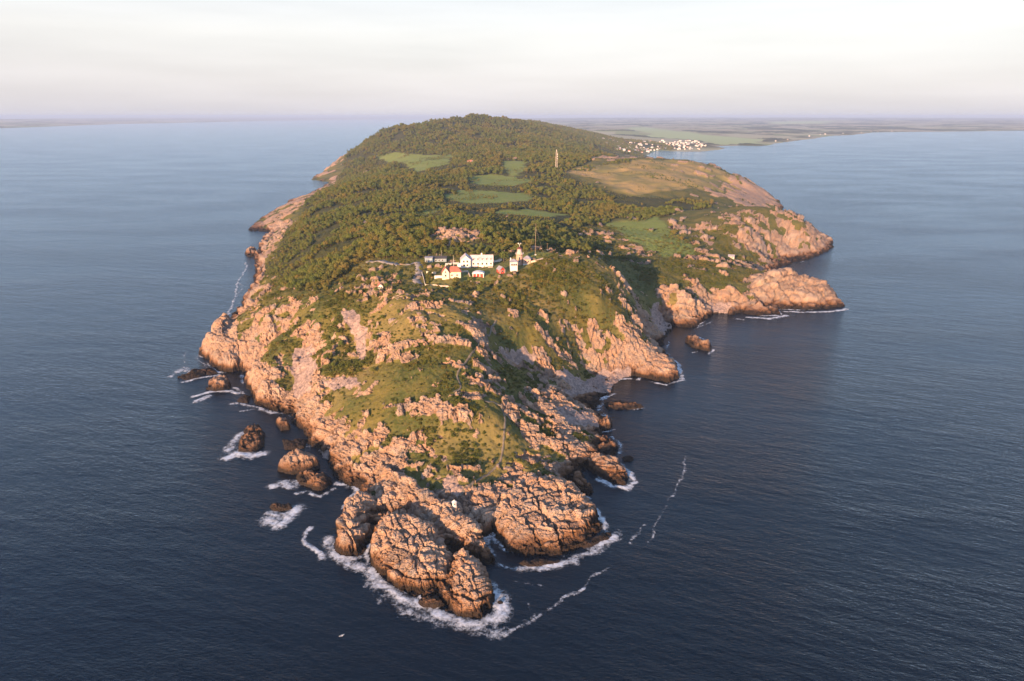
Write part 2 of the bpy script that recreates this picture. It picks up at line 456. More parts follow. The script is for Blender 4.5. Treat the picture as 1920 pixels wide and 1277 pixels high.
SCREE = [
    [(636, 582), (664, 578), (684, 612), (690, 650), (684, 676), (668, 668), (660, 632), (642, 602)],
    [(552, 650), (584, 644), (592, 690), (582, 742), (552, 742), (546, 700)],
    [(606, 718), (642, 706), (682, 716), (655, 736), (620, 732)],
    [(1060, 735), (1085, 712), (1130, 690), (1180, 690), (1178, 706), (1146, 720), (1146, 736), (1110, 740)],
    [(1040, 700), (1060, 690), (1100, 716), (1080, 730)],
    [(823, 888), (850, 886), (870, 912), (856, 926), (832, 918)],
    [(1215, 575), (1235, 570), (1262, 612), (1250, 626), (1232, 620)],
    [(1330, 565), (1370, 568), (1372, 586), (1336, 587)], [(940, 650), (985, 652), (1005, 675), (965, 668)],
    [(590, 835), (615, 845), (620, 862), (604, 862)], [(1040, 770), (1100, 775), (1120, 800), (1060, 800)],
]
GREEN = [
    [(700, 292), (740, 284), (800, 289), (850, 289), (840, 305), (785, 321), (740, 306)],
    [(878, 332), (920, 324), (1000, 337), (960, 346), (890, 346)], [(835, 363), (870, 355), (1000, 362), (990, 376), (900, 382), (842, 376)],
    [(765, 397), (830, 387), (822, 398), (775, 403)], [(918, 394), (980, 391), (1062, 400), (1040, 408), (930, 403)],
    [(1140, 418), (1230, 404), (1285, 450), (1300, 475), (1250, 482), (1190, 455)], [(870, 530), (930, 525), (950, 510), (1000, 492), (1040, 474), (1000, 470), (900, 500), (800, 520), (800, 545)],
    [(960, 345), (990, 300), (940, 300)],
]
FARGREEN = [[(1170, 240), (1210, 238), (1300, 250), (1440, 262), (1430, 270), (1350, 272), (1290, 262), (1230, 258)], [(1440, 228), (1560, 226), (1560, 232), (1450, 233)]]
HEATH = [[(1040, 320), (1110, 311), (1200, 298), (1330, 308), (1395, 345), (1370, 362), (1300, 352), (1200, 362), (1155, 356), (1120, 334)]]
CLIFF3 = [[(1320, 355), (1370, 330), (1410, 340), (1432, 378), (1400, 384), (1340, 372)]]
WOOD = [[(495, 500), (520, 470), (560, 402), (640, 322), (690, 258), (760, 225), (878, 212), (960, 219), (1050, 228), (1130, 245), (1140, 270), (1160, 292), (1100, 305), (1060, 325), (1100, 345), (1160, 362), (1240, 370), (1340, 378),
         (1330, 390), (1250, 402), (1150, 412), (1060, 428), (1120, 455), (1150, 470), (1090, 470), (1020, 462), (990, 470), (920, 478), (850, 480), (790, 484), (680, 484), (655, 500), (600, 545), (540, 545), (505, 525)]]

RAW = [[(1350, 400), (1440, 395), (1540, 422), (1556, 466), (1490, 490), (1420, 490), (1390, 450)], [(1235, 530), (1300, 525), (1370, 545), (1460, 588), (1340, 590), (1270, 605), (1235, 590)], [(1400, 545), (1480, 540), (1590, 574), (1500, 582), (1420, 575)], [(955, 740), (1050, 700), (1100, 720), (1130, 760), (1110, 800), (1150, 850), (1100, 880), (1040, 885), (995, 870), (985, 800)], [(545, 770), (640, 800), (740, 835), (800, 870), (830, 900), (800, 940), (700, 890), (610, 845)], [(820, 880), (900, 885), (960, 870), (1000, 880), (960, 930), (900, 960), (860, 940)]]
GRASSY = [
    [(425, 612), (470, 568), (555, 543), (556, 562), (500, 580), (465, 596), (445, 632)], [(455, 640), (475, 615), (486, 640), (470, 660)], [(500, 640), (545, 625), (552, 690), (520, 705), (505, 680)],
    [(595, 560), (640, 556), (640, 596), (612, 640), (596, 620)], [(520, 470), (540, 410), (590, 375), (600, 400), (560, 470), (520, 520)], [(590, 745), (640, 738), (720, 760), (700, 790), (640, 790), (600, 775)],
    [(690, 610), (760, 615), (800, 640), (760, 640), (700, 640)], [(780, 700), (860, 690), (840, 730), (760, 740), (700, 745), (690, 715)], [(900, 520), (1000, 500), (1090, 492), (1110, 560), (1030, 585), (940, 580)], [(1040, 505), (1125, 492), (1140, 540), (1175, 590), (1150, 612), (1090, 600), (1050, 565)], [(1050, 615), (1110, 640), (1090, 665), (1040, 650)],
    [(800, 800), (930, 795), (960, 800), (940, 850), (870, 862), (820, 845)], [(960, 690), (1010, 690), (1040, 725), (970, 735)],
]
gz = region(GRASS_ZONE, 5, 6)
rockp = union(ROCKS, soft=2.0, wobble=4.0, scale=9)
scree = union(SCREE, soft=1.5, wobble=3.0, scale=8)
green = union(GREEN[:6] + GREEN[7:], soft=4, wobble=13, scale=30)
green = np.maximum(green, 0.45 * region(GREEN[6], 4, 6, 30))
fargreen = np.maximum(region(FARGREEN[0], 60, 120, 400), region(FARGREEN[1], 200, 200, 800))
heath = union(HEATH, soft=8, wobble=10, scale=40)
heath = np.maximum(heath, 0.6 * region([(795, 803), (850, 795), (935, 795), (962, 815), (930, 858), (860, 864), (812, 842)], 5, 5))
heath = np.maximum(heath, 0.35 * sstep(0.05, 0.4, fbm(GX / 45, GY / 35, 3, 55)) * (GY < 620))
cliff3 = union(CLIFF3, soft=8, wobble=14, scale=30)
wood = union(WOOD, soft=6, wobble=14, scale=40)
wood = wood * (1 - green) * (1 - heath) * (1 - rockp)

LOCN = np.clip(GY / 420, 0.7, 6)         # outcrops read larger further off
n_out = scaled(lambda x, y, k: fbm(x / (10 * k), y / (6 * k), 4, 41) + 0.45 * fbm(x / (3.4 * k), y / (2.2 * k), 3, 45), np.log2(np.clip(GY / 420, 1, 6)))
front = sstep(340, 300, GY)
shore = sstep(34, 10, CD / np.clip(GY / 450, 0.8, 4))
bias = -0.47 + 0.62 * rockp + 0.42 * shore + 0.34 * (1 - gz) * sstep(560, 500, GY) - 0.9 * green - 0.42 * union(GRASSY, soft=3, wobble=5, scale=10) + 0.55 * union(RAW, soft=5, wobble=8, scale=12) - 0.5 * heath - 0.6 * wood + 0.6 * SLAB
farland = sstep(560, 640, GY)
bias = bias + farland * (0.22 * shore + 0.10 * (1 - wood)) - farland * 0.3 + 0.9 * cliff3
zx, zy = grad(coarse(rbf_eval, 8))
slope0 = np.hypot(zx, zy)
bias = bias + 0.3 * sstep(0.55, 1.0, slope0) * (1 - 0.6 * farland)
out = sstep(-0.05, 0.22, 2.1 * n_out + bias)
out = np.where(GY > 3200, 0, out)
out = np.maximum(out, SLAB)
out = np.maximum(out, np.where(GY < 1200, sstep(13, 7, CD / np.clip(GY / 330, 0.8, 1.35)), 0))
out = np.maximum(out, sstep(296, 284, GY) * (1 - 0.75 * gz))
inland = sstep(4, 25, CD)
# broad swells and ledges, then outcrops standing proud of the turf
H = np.where(CD > 0, H + inland * (2.2 * LOCN ** .6 * fbm(GX / 38, GY / 30, 3, 61) + 0.8 * fbm(GX / 9, GY / 8, 3, 63)) * (1 - SLAB) * np.where(GY > 3200, 0.3, 1) * (1 - 0.85 * green), H)
H = H + np.where((CD > 1.5) & (GY < 2500), (out - 0.35) * (1 - SLAB) * (0.5 + 1.6 * LOCN ** .7) * (1 - scree * .7), 0)
rid = 1 - np.abs(fbm(GX / 34, GY / 26, 3, 67)) * 2.2
H = H + np.where(CD > 3, sstep(3, 14, CD) * (out * (1 - SLAB) * (GY < 900)) * 4.2 * (rid - 0.55), 0)
H = np.where(CD > 0.5, np.maximum(H, 0.25), H)
# a level yard round the lighthouse buildings
yard = region([(800, 492), (860, 480), (985, 478), (1000, 498), (960, 512), (900, 522), (820, 526)], 8, 0)
yc = at_ground(890, 505)
H = H * (1 - 0.8 * yard) + (0.8 * yard) * (67.0 + 0.035 * (GY - yc[1]))
# far fields and copses of the plain
plain = sstep(3300, 3800, GY)
copse = plain * sstep(0.12, 0.27, fbm(GX / 500, GY / 700, 4, 71) - 0.6 * fargreen) * sstep(0, 120, CD)
H = H + copse * (9 + 3 * fbm(GX / 25, GY / 40, 2, 77))

def joints(s, seed):
    """one set of uneven parallel joints: distance to the nearest, its index, the slice index"""
    i = np.floor(s)
    o = np.zeros_like(i)
    def bd(k):
        return k + 0.92 * (_h(k, o, o, seed) - 0.5)
    idx = np.where(s < bd(i), i - 1, np.where(s >= bd(i + 1), i + 1, i))
    dl, dr = s - bd(idx), bd(idx + 1) - s
    return np.minimum(dl, dr), np.where(dl < dr, idx, idx + 1), idx

def fracture(u, v, z, lc, seed):
    """height of broken rock: ledges and blocks between three sets of joints, and a tint per block"""
    d = np.zeros_like(u)
    tint = np.zeros_like(u)
    for (pu, pv, pz, ab, dep, rnd, sd) in ((12.0, 8.0, 6.0, 1.7, 3.2, .8, 1), (4.8, 3.4, 2.8, 1.25, 2.1, .7, 2), (2.1, 1.7, 1.4, .38, .6, .3, 3)):
        wu = u + 2.6 * lc * fbm(u / 8 / lc, v / 8 / lc, 3, seed + sd)
        wv = v + 2.6 * lc * fbm(u / 8 / lc, v / 8 / lc, 3, seed + sd + 5)
        wz = z + 0.28 * wu + 0.2 * wv + 0.9 * lc * fbm(u / 7 / lc, v / 7 / lc, 2, seed + sd + 9)
        ids = []
        for c_, p, q in ((wu, pu, 0), (wv, pv, 1), (wz, pz, 2)):
            dist, j, idx = joints(c_ / (p * lc), seed * 3 + sd * 7 + q)
            dm = dist * p * lc
            w_ = (0.7 if sd == 1 else 0.42) * lc * (0.5 + _h(j, j * 0, j * 0, seed + 40 + q))
            deep = dep * _h(j, j * 0, j * 0, seed + 50 + q) ** 1.3 * (0.6 if q == 2 else 1.0)
            d -= lc * deep * (1 - sstep(0, w_, dm))
            d -= lc * rnd * 0.22 * (1 - np.clip(dm / (0.3 * p * lc), 0, 1) ** .5)
            ids.append(idx)
        hb = _h(ids[0], ids[1], ids[2], seed + 60)
        d += lc * ab * (hb - .42)
        tint += hb * (0.5, 0.35, 0.15)[sd - 1]
    d += 0.22 * lc * fbm(u / 1.2 / lc, v / 1.0 / lc, 3, seed + 70)
    return d, tint

# broken rock: displacement along the surface normal, blocks bounded by joints
rock = np.clip(out * (1 - 0.9 * scree), 0, 1)
zx, zy = grad(H)
nl = np.sqrt(zx * zx + zy * zy + 1)
NX, NY, NZ = -zx / nl, -zy / nl, 1 / nl
PX, PY, PZ = GX.copy(), GY.copy(), H.copy()
sel = np.nonzero((rock > 0.05) & (CD > -3) & (GY < 1150))
x, y, z = GX[sel], GY[sel], H[sel]
wx = x + 1.2 * fbm(x / 6, y / 6, 2, 81)
wy = y + 1.2 * fbm(x / 6, y / 6, 2, 83)
ca, sa = math.cos(0.5), math.sin(0.5)
u, v = wx * ca + wy * sa, -wx * sa + wy * ca
disp = np.zeros_like(x)
TINT = np.full(H.shape, 0.5)
tn = np.zeros_like(x)
for lc, wgt in ((1.0, sstep(560, 420, y)), (2.0, sstep(420, 560, y))):
    m = wgt > 0
    d_, t_ = fracture(u[m], v[m], z[m], lc, 3)
    disp[m] += d_ * wgt[m]
    tn[m] += t_ * wgt[m]
disp += 1.1 * fbm(x / 14, y / 14, 2, 93)
TINT[sel] = tn
disp *= rock[sel] * sstep(-2, 2.5, CD[sel])
PX[sel] += disp * NX[sel]
PY[sel] += disp * NY[sel]
PZ[sel] += disp * NZ[sel]
# stones of the scree and tussocks of the turf
sel = np.nonzero((scree > 0.1) & (GY < 900))
e, idr = cell3(GX[sel] / 1.7, GY[sel] / 1.7, H[sel] / 1.7, 501)
PZ[sel] += scree[sel] * 0.7 * (np.clip(e / .5, 0, 1) + idr - 0.8)
sel = np.nonzero((rock < 0.6) & (CD > 2) & (GY < 900) & (scree < .5))
PZ[sel] += (1 - rock[sel]) * 0.7 * np.clip(GY[sel] / 350, 1, 2) * fbm(GX[sel] / 2.4, GY[sel] / 2.4, 3, 95) * (1 - 0.8 * yard[sel])
# keep the last sheets of rock from sinking under the sea near shore, and shores from floating
HF = PZ.copy()

# ---------------------------------------------------------------- mesh helpers
def tag(o, label=None, cat=None, group=None, kind=None):
    if label: o['label'] = label
    if cat: o['category'] = cat
    if group: o['group'] = group
    if kind: o['kind'] = kind
    return o

def link(o, parent=None):
    col.objects.link(o)
    if parent is not None:
        o.parent = parent
    return o

def grid_mesh(name, P, keep, attrs=(), flat=None):
    """a sheet from an array of points (rows, columns, 3) with only the quads in keep"""
    nr, nc = P.shape[:2]
    idx = np.arange(nr * nc).reshape(nr, nc)
    q = np.stack([idx[:-1, :-1], idx[:-1, 1:], idx[1:, 1:], idx[1:, :-1]], -1)[keep]
    used, inv = np.unique(q.ravel(), return_inverse=True)
    me = bpy.data.meshes.new(name)
    V = P.reshape(-1, 3)[used]
    nq = len(q)
    me.vertices.add(len(V))
    me.vertices.foreach_set('co', V.astype(np.float32).ravel())
    me.loops.add(nq * 4)
    me.loops.foreach_set('vertex_index', inv.astype(np.int32).ravel())
    me.polygons.add(nq)
    me.polygons.foreach_set('loop_start', (np.arange(nq) * 4).astype(np.int32))
    me.update(calc_edges=True)
    me.polygons.foreach_set('use_smooth', np.ones(nq, bool) if flat is None else ~flat[:nr - 1, :nc - 1][keep])
    for an, arr in attrs:
        a = me.attributes.new(an, 'FLOAT_COLOR', 'POINT')
        c = np.ones((len(V), 4), np.float32)
        c[:, :3] = arr.reshape(-1, 3)[used]
        a.data.foreach_set('color', c.ravel())
    return me

# ---------------------------------------------------------------- material helpers
class NT:
    def __init__(self, name):
        self.m = bpy.data.materials.new(name)
        self.m.use_nodes = True
        self.t = self.m.node_tree
        self.t.nodes.clear()
        self.out = self.t.nodes.new('ShaderNodeOutputMaterial')
    def n(self, typ, **kw):
        nd = self.t.nodes.new(typ)
        for k, v in kw.items():
            if k.startswith('i_'):
                nm = k[2:].replace('_', ' ')
                self.put(nd.inputs[nm], v)
            else:
                setattr(nd, k, v)
        return nd
    def put(self, sock, v):
        if isinstance(v, bpy.types.NodeSocket):
            self.t.links.new(v, sock)
        elif v is not None:
            if isinstance(v, tuple) and sock.type == 'RGBA' and len(v) == 3:
                v = (*v, 1)
            sock.default_value = v
    def pos(self):
        return self.n('ShaderNodeNewGeometry').outputs['Position']
    def mapv(self, v, scale=(1, 1, 1), rot=(0, 0, 0)):
        m = self.n('ShaderNodeMapping')
        self.put(m.inputs[0], v)
        m.inputs['Scale'].default_value = scale
        m.inputs['Rotation'].default_value = rot
        return m.outputs[0]
    def noise(self, v, scale, detail=4, rough=0.55, out='Fac'):
        return self.n('ShaderNodeTexNoise', i_Vector=v, i_Scale=scale, i_Detail=detail, i_Roughness=rough).outputs[out]
    def vor(self, v, scale, feature='F1', out='Distance'):
        return self.n('ShaderNodeTexVoronoi', feature=feature, i_Vector=v, i_Scale=scale).outputs[out]
    def math(self, op, a, b=None, clamp=False):
        m = self.n('ShaderNodeMath', operation=op, use_clamp=clamp)
        self.put(m.inputs[0], a)
        if b is not None: self.put(m.inputs[1], b)
        return m.outputs[0]
    def rng(self, v, a, b, c=0.0, d=1.0, smooth=True):
        m = self.n('ShaderNodeMapRange', interpolation_type='SMOOTHSTEP' if smooth else 'LINEAR')
        for s, k in zip(('Value', 'From Min', 'From Max', 'To Min', 'To Max'), (v, a, b, c, d)):
            self.put(m.inputs[s], k)
        return m.outputs[0]
    def mix(self, f, a, b, mode='MIX'):
        m = self.n('ShaderNodeMix', data_type='RGBA', blend_type=mode)
        self.put(m.inputs[0], f)
        self.put(m.inputs[6], a)
        self.put(m.inputs[7], b)
        return m.outputs[2]
    def bump(self, h, strength=0.5, dist=1.0, normal=None):
        b = self.n('ShaderNodeBump')
        self.put(b.inputs['Strength'], strength)
        self.put(b.inputs['Distance'], dist)
        self.put(b.inputs['Height'], h)
        if normal is not None: self.put(b.inputs['Normal'], normal)
        return b.outputs[0]
    def bsdf(self, color, rough=0.9, normal=None, spec=0.2, **kw):
        b = self.n('ShaderNodeBsdfPrincipled')
        self.put(b.inputs['Base Color'], color)
        self.put(b.inputs['Roughness'], rough)
        self.put(b.inputs['Specular IOR Level'], spec)
        for k, v in kw.items():
            self.put(b.inputs[k.replace('_', ' ')], v)
        if normal is not None: self.put(b.inputs['Normal'], normal)
        self.t.links.new(b.outputs[0], self.out.inputs['Surface'])
        return b

def rock_nodes(k, P, tint=None):
    """colour and height sockets of the pink gneiss, stained brown and black towards the water"""
    big = k.noise(P, 0.06, 4)
    mid = k.noise(P, 0.35, 5, 0.65)
    fine = k.noise(P, 2.2, 4, 0.7)
    c = k.mix(k.rng(big, 0.35, 0.65), (0.465, 0.285, 0.182), (0.40, 0.275, 0.20))
    c = k.mix(k.rng(mid, 0.45, 0.7), c, (0.27, 0.205, 0.175))
    c = k.mix(k.rng(fine, 0.52, 0.75), c, (0.50, 0.36, 0.26))
    if tint is not None:
        c = k.mix(k.rng(tint, 0.55, 0.85, 0, 0.75), c, (0.52, 0.38, 0.285))
        c = k.mix(k.rng(tint, 0.42, 0.18, 0, 0.8), c, (0.235, 0.175, 0.145))
    lich = k.rng(k.noise(P, 0.11, 5, 0.7), 0.52, 0.64, 0, 0.7)
    c = k.mix(lich, c, (0.29, 0.255, 0.225))
    crk = k.vor(k.mapv(P, (0.5, 0.75, 0.9), (0, 0.2, 0.5)), 1.0, 'DISTANCE_TO_EDGE')
    crk2 = k.vor(k.mapv(P, (1.3, 1.9, 2.0), (0.2, 0, 0.5)), 1.0, 'DISTANCE_TO_EDGE')
    sep = k.n('ShaderNodeSeparateXYZ', i_Vector=P).outputs['Z']
    zz = k.math('ADD', sep, k.math('MULTIPLY', k.math('SUBTRACT', k.noise(P, 0.16, 4), 0.5), 7.0))
    zz = k.math('ADD', zz, k.math('MULTIPLY', k.math('SUBTRACT', fine, 0.5), 1.6))
    c = k.mix(k.rng(zz, 3.2, 7.4, 0.9, 0), c, (0.21, 0.10, 0.045))
    c = k.mix(k.rng(zz, 1.6, 4.6, 0.96, 0), c, (0.026, 0.02, 0.016))
    h = k.math('ADD', k.math('MULTIPLY', k.rng(crk, 0, 0.22), 0.45), k.math('MULTIPLY', k.rng(crk2, 0, 0.25), 0.2))
    h = k.math('ADD', h, k.math('MULTIPLY', fine, 0.28))
    h = k.math('ADD', h, k.math('MULTIPLY', mid, 0.5))
    return c, h

def mat_land():
    k = NT('land')
    P = k.pos()
    a3 = k.n('ShaderNodeAttribute', attribute_name='cover3')
    rk, rh = rock_nodes(k, P, k.n('ShaderNodeSeparateColor', i_Color=a3.outputs['Color']).outputs[0])
    a1 = k.n('ShaderNodeAttribute', attribute_name='cover')
    a2 = k.n('ShaderNodeAttribute', attribute_name='cover2')
    s1 = k.n('ShaderNodeSeparateColor', i_Color=a1.outputs['Color'])
    s2 = k.n('ShaderNodeSeparateColor', i_Color=a2.outputs['Color'])
    n1 = k.noise(P, 0.045, 5, 0.6)
    n2 = k.noise(P, 0.5, 5, 0.7)
    n3 = k.noise(P, 0.012, 3)
    g = k.mix(k.rng(n1, 0.38, 0.62), (0.135, 0.118, 0.031), (0.070, 0.084, 0.022))
    g = k.mix(k.rng(n2, 0.45, 0.75, 0, 0.75), g, (0.17, 0.125, 0.042))
    g = k.mix(k.rng(n2, 0.45, 0.25, 0, 0.6), g, (0.035, 0.042, 0.014))
    # mown and grazed green
    field = k.mix(k.rng(k.noise(P, 0.09, 3), 0.35, 0.65), (0.17, 0.22, 0.045), (0.20, 0.235, 0.055))
    hea = k.mix(k.rng(n2, 0.35, 0.65), (0.37, 0.255, 0.105), (0.29, 0.215, 0.085))
    hea = k.mix(k.rng(n3, 0.4, 0.6), hea, (0.20, 0.175, 0.06))
    crop = k.n('ShaderNodeSeparateColor', i_Color=k.n('ShaderNodeAttribute', attribute_name='cover3').outputs['Color']).outputs[1]
    hea = k.mix(crop, hea, (0.46, 0.40, 0.28))
    field = k.mix(k.rng(k.noise(k.mapv(P, (1, 3, 1), (0, 0, .4)), 0.035, 4, 0.65), 0.45, 0.7, 0, 0.55), field, (0.19, 0.175, 0.055))
    field = k.mix(crop, field, (0.36, 0.42, 0.19))
    g = k.mix(s1.outputs[1], g, field)
    g = k.mix(s2.outputs[1], g, hea)
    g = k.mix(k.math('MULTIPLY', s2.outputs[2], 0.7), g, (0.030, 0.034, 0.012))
    sc_v = k.vor(P, 0.75, 'F1', 'Color')
    scs = k.n('ShaderNodeSeparateColor', i_Color=sc_v).outputs[0]
    scc = k.mix(scs, (0.22, 0.165, 0.145), (0.40, 0.295, 0.25))
    brk = k.math('ADD', s1.outputs[0], k.math('MULTIPLY', k.math('SUBTRACT', n2, 0.5), 0.5))
    c = k.mix(k.rng(brk, 0.38, 0.56), g, rk)
    c = k.mix(k.rng(k.math('ADD', s1.outputs[2], k.math('MULTIPLY', k.math('SUBTRACT', n2, 0.5), 0.4)), 0.4, 0.6), c, scc)
    c = k.mix(s2.outputs[0], c, (0.16, 0.13, 0.075))
    bm = k.mix(k.rng(brk, 0.38, 0.56), k.math('MULTIPLY', n2, 1.0), rh)
    nrm = k.bump(bm, 0.9, 1.0)
    k.bsdf(c, 0.92, nrm, 0.15)
    return k.m

M = {'land': mat_land()}
def mat_rock():
    k = NT('sea_rock')
    c, h = rock_nodes(k, k.pos())
    k.bsdf(c, 0.85, k.bump(h, 0.9, 1.0), 0.25)
    return k.m
M['rock'] = mat_rock()

farpl = plain * (1 - fargreen) * (1 - copse)
cover = np.stack([rock * (GY < 3200), np.clip(green + fargreen * (1 - copse) + 0.0, 0, 1), scree], -1)
fieldmix = plain * (1 - copse) * (1 - fargreen) * sstep(-0.25, -0.1, fbm(GX / 260, GY / 420, 2, 73))
cover[..., 1] = np.maximum(cover[..., 1], plain * (1 - copse) * (1 - fargreen) * 0.55 * (fbm(GX / 300, GY / 500, 2, 79) > 0.05))
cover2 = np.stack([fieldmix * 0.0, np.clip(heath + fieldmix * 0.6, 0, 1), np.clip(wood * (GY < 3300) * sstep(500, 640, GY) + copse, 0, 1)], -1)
Pall = np.stack([PX, PY, PZ], -1)
hi = H > -2.0
keep = hi[:-1, :-1] | hi[1:, :-1] | hi[:-1, 1:] | hi[1:, 1:]
head_me = grid_mesh('headland', Pall, keep, [('cover', cover), ('cover2', cover2), ('cover3', np.stack([TINT, plain, plain], -1))], (rock > 0.55) & (GY < 620))
head_me.materials.append(M['land'])
headland = link(bpy.data.objects.new('headland', head_me))
tag(headland, 'rocky green headland running back from the point to wooded hills', None, None, 'structure')
print('land quads', len(head_me.polygons))

# ---------------------------------------------------------------- sea
def mat_sea():
    k = NT('sea')
    P = k.pos()
    Q = k.mapv(P, (1, 1, 1), (0, 0, 0.42))
    w1 = k.noise(k.mapv(Q, (0.03, 0.10, 1)), 1.0, 3, 0.5)
    w2 = k.noise(k.mapv(Q, (0.11, 0.30, 1)), 1.0, 4, 0.6)
    w2b = k.noise(k.mapv(P, (0.10, 0.26, 1), (0, 0, -0.1)), 1.3, 3, 0.6)
    w3 = k.noise(k.mapv(k.mapv(P, (1, 1, 1), (0, 0, 0.2)), (0.5, 1.05, 1)), 1.0, 3, 0.65)
    h = k.math('ADD', k.math('MULTIPLY', w1, 2.6), k.math('MULTIPLY', w2, 2.2))
    h = k.math('ADD', h, k.math('MULTIPLY', w2b, 0.9))
    h = k.math('ADD', h, k.math('MULTIPLY', w3, 1.15))
    big = k.noise(k.mapv(P, (0.0032, 0.008, 1), (0, 0, .3)), 1.0, 4, 0.6)
    h = k.math('MULTIPLY', h, k.rng(big, 0.32, 0.68, 0.6, 1.25))
    c = k.mix(big, (0.0006, 0.003, 0.007), (0.0009, 0.004, 0.009))
    nb = k.bump(h, 1.0, 0.33)
    fr_ = k.n('ShaderNodeFresnel', i_IOR=1.33, i_Normal=nb).outputs[0]
    d = k.n('ShaderNodeBsdfDiffuse', i_Color=c)
    gl = k.n('ShaderNodeBsdfAnisotropic', i_Color=(0.70, 0.87, 1.0, 1), i_Roughness=0.12, i_Normal=nb)
    mx = k.n('ShaderNodeMixShader')
    k.put(mx.inputs[0], fr_)
    k.t.links.new(d.outputs[0], mx.inputs[1])
    k.t.links.new(gl.outputs[0], mx.inputs[2])
    k.t.links.new(mx.outputs[0], k.out.inputs['Surface'])
    return k.m
M['sea'] = mat_sea()
S = 60000.0
me = bpy.data.meshes.new('sea')
me.from_pydata([(-S, -S, 0), (S, -S, 0), (S, S, 0), (-S, S, 0)], [], [(0, 1, 2, 3)])
me.materials.append(M['sea'])
sea = link(bpy.data.objects.new('sea', me))
tag(sea, 'dark blue rippled sea round the headland', None, None, 'structure')

# far shore across the bay on the left
ft = np.linspace(-1.1, 0.0, 240)
fr = np.geomspace(0.0, 1.0, 40) if False else np.linspace(0, 1, 40)
def shore_near(t):
    a = t * 0.957
    py = np.interp(960 + a * F, [-300, 0, 130, 280, 560, 760, 1000], [251, 243.5, 239.0, 233, 226.5, 223.2, 222])
    v = (638.5 - py) / F
    return -CAMZ / ((-sP + v * cP) / (cP + v * sP))
yn = shore_near(ft)
FY = yn[None] * (1 + 1.1 * fr[:, None] ** 1.3)
FX = ft[None] * FY
FZ = -3 + 60 * sstep(0, 0.03, fr)[:, None] * 0.12 + sstep(0.02, 0.8, fr)[:, None] * (85 + 30 * fbm(FX / 2500, FY / 4000, 3, 5)) + 5 * fbm(FX / 300, FY / 600, 3, 6) * sstep(0, .05, fr)[:, None]
fcov = np.zeros(FX.shape + (3,)); fcov[..., 1] = 0.6 * (fbm(FX / 500, FY / 900, 3, 8) > 0.1)
fcov2 = np.zeros(FX.shape + (3,)); fcov2[..., 1] = 0.9 * (fbm(FX / 600, FY / 900, 3, 18) > -0.05); fcov2[..., 2] = 0.8 * (fbm(FX / 700, FY / 900, 3, 28) > 0.25)
fcov3 = np.ones(FX.shape + (3,)); fcov3[..., 0] = .5
fme = grid_mesh('far_shore', np.stack([FX, FY, FZ], -1), np.ones((39, 239), bool), [('cover', fcov), ('cover2', fcov2), ('cover3', fcov3)])
fme.materials.append(M['land'])
tag(link(bpy.data.objects.new('far_shore', fme)), 'low hazy coast across the bay on the left', None, None, 'structure')

# ---------------------------------------------------------------- haze
def build_haze():
    k = NT('haze')
    v = k.n('ShaderNodeVolumePrincipled')
    v.inputs['Color'].default_value = (0.50, 0.67, 0.97, 1)
    v.inputs['Density'].default_value = HAZE
    v.inputs['Anisotropy'].default_value = 0.0
    k.t.links.new(v.outputs[0], k.out.inputs['Volume'])
    e, z0, z1 = 61000.0, -6.0, 222.0
    vs = [(x, y, z) for z in (z0, z1) for x, y in ((-e, -e), (e, -e), (e, e), (-e, e))]
    fs = [(3, 2, 1, 0), (4, 5, 6, 7), (0, 1, 5, 4), (1, 2, 6, 5), (2, 3, 7, 6), (3, 0, 4, 7)]
    me = bpy.data.meshes.new('haze')
    me.from_pydata(vs, [], fs)
    me.materials.append(k.m)
    tag(link(bpy.data.objects.new('haze', me)), 'thin pale evening haze over sea and land', None, None, 'stuff')
HAZE = 5.6e-5
build_haze()

